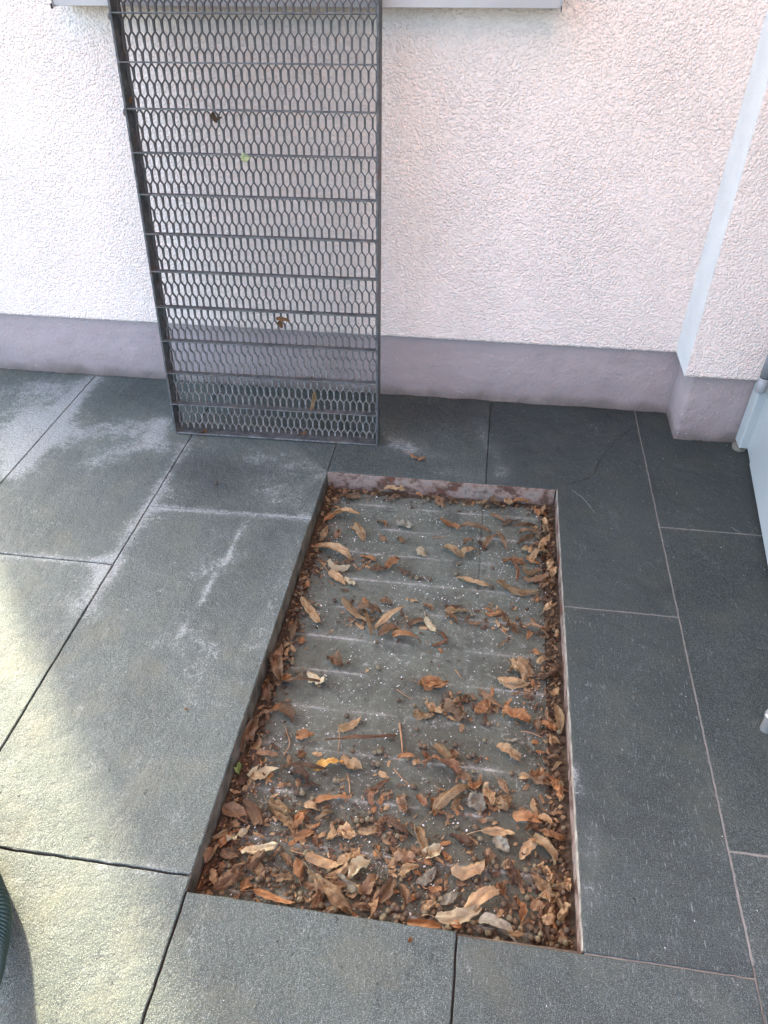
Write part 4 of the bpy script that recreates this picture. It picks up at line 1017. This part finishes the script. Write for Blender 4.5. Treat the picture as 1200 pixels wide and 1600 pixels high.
def gen_piece(v, f, mi):
    if rs.random() < 0.5: x, y = band_point(rs)
    else:
        c = rs.choice(CLU); x, y = c.x + rs.gauss(0, 0.020), c.y + rs.gauss(0, 0.016)
    x = min(max(x, 0.009), 0.491); y = min(max(y, -PL + 0.012), -0.012)
    de = min(x, 0.5 - x, -y, y + PL)
    L = rs.uniform(0.007, 0.019) if rs.random() < 0.5 else rs.uniform(0.004, 0.009)
    W2 = L * rs.uniform(0.12, 0.30); a = rs.uniform(0, 6.28); cu = rs.uniform(-2.2, 2.2); tw = rs.uniform(-1, 1); b = len(v); ph = rs.uniform(0, 99)
    ca, sa = math.cos(a), math.sin(a); tl = rs.uniform(-0.5, 0.5); m = rs.choice((0, 0, 0, 0, 1, 1, 1, 3, 3, 2))
    base_z = -PD + 0.0032 + 0.010 * math.exp(-de / 0.018) * rs.random()
    for i in range(6):
        u = i / 5 - 0.5
        for j in (-1, 0, 1):
            w_ = W2 * (0.35 + 0.65 * math.cos(u * 2.6)) * (1 + 0.5 * mnoise.noise(Vector((u * 9, j * 3, ph))))
            px = u * L; py = j * w_; pz = cu * u * u * L * 0.55 + j * w_ * tw * u * 2 - abs(j) * w_ * 0.3 + mnoise.noise(Vector((u * 6, j, ph))) * L * 0.12 + px * tl * 0.5
            v.append((x + px * ca - py * sa, y + px * sa + py * ca, max(base_z + pz, -PD + 0.0004)))
    for i in range(5):
        for j in range(2):
            q = b + 3 * i + j; f.append((q, q + 3, q + 4, q + 1)); mi.append(m)
stuff('leaf_scraps', 1300, gen_piece, [LEAFM['brown'], LEAFM['dark'], LEAFM['orange'], LEAFM['tan'], LEAFM['red']], 'small torn scraps of dry leaf strewn through the litter in the pit')
stuff('leaf_litter', 3600, gen_litter, litM, 'dense crumbled brown leaf litter along the rims of the pit')
def gen_speck(v, f, mi):
    x, y = rs.uniform(0.02, 0.48), -rs.uniform(0.02, PL - 0.01)
    if rs.random() < 0.6: y = -PL + 0.01 + abs(rs.gauss(0, 0.11)); y = min(y, -0.02)
    crumb(v, f, mi, Vector((x, y, -PD + 0.0008)), rs.uniform(0.0005, 0.0017), 0.5, rs.choice((0, 1, 5, 5)))
stuff('dirt_crumbs', 5000, gen_speck, litM, 'tiny dark crumbs of soil scattered over the pit floor')
def gen_grit(v, f, mi):
    while True:
        x, y = rs.uniform(0.02, 0.48), -rs.uniform(0.02, PL - 0.02)
        if mnoise.noise(Vector((x * 8, y * 8, 3))) + rs.uniform(-0.6, 0.25) > -0.15: break
    crumb(v, f, mi, Vector((x, y, -PD + 0.0010)), rs.uniform(0.0006, 0.0013) if rs.random() < 0.78 else rs.uniform(0.0013, 0.0026), 0.45, 0)
stuff('white_grit', 2600, gen_grit, [GRIT], 'white plaster grit scattered over the grey pit floor')
def gen_wb(v, f, mi):
    x = rs.uniform(-0.95, 1.0)
    if x > 0.77: y = 0.2305 - abs(rs.gauss(0, 0.0035))
    else: y = 0.3435 - abs(rs.gauss(0, 0.0035))
    crumb(v, f, mi, Vector((x, y, 0.0012)), rs.uniform(0.0004, 0.0016), 0.5, rs.choice((0, 1, 1, 5, 5, 5)))
stuff('wall_base_dirt', 1500, gen_wb, litM, 'line of dark dirt crumbs where the plinth meets the paving')
def gen_pg(v, f, mi):
    x, y = rs.choice([(rs.uniform(-0.7, 1.0), rs.uniform(-1.1, 0.33)), (rs.uniform(0.55, 0.9), rs.uniform(-0.2, 0.3))])
    if -0.01 < x < 0.51 and -PL - 0.01 < y < 0.01: x = -0.1 - x
    crumb(v, f, mi, Vector((x, y, 0.0010)), rs.uniform(0.0005, 0.0011), 0.5, 0)
stuff('paving_grit', 170, gen_pg, [GRIT], 'few white plaster crumbs lying on the dark slabs')
for u, v_ in ((911, 1492), (1002, 1048), (1180, 866), (1108, 759), (1104, 772), (1110, 771), (945, 1161), (300, 592), (255, 640)):
    pass
# small soil fill between rim and floor slab so the gap reads as packed dirt
nxs, nys = 60, 110; V = []; F = []
for j in range(nys + 1):
    for i in range(nxs + 1):
        x = 0.0008 + 0.5026 * i / nxs; y = -PL + 0.0045 + (PL - 0.0098) * j / nys
        de = min(x, 0.5 - x, -y, y + PL)
        V.append((x, y, -PD - 0.004 + 0.010 * math.exp(-max(0, de) / 0.016) + mnoise.noise(Vector((x * 70, y * 70, 0))) * 0.0025))
for j in range(nys):
    for i in range(nxs):
        a = j * (nxs + 1) + i; F.append((a, a + 1, a + nxs + 2, a + nxs + 1))
m_ = bpy.data.meshes.new('packed_dirt'); m_.from_pydata(V, [], F); m_.polygons.foreach_set('use_smooth', [True] * len(F)); m_.update()
o = link('packed_dirt', m_, SOIL); kind(o, 'stuff'); o['label'] = 'dark packed dirt filling the edges of the pit'; o['category'] = 'dirt'
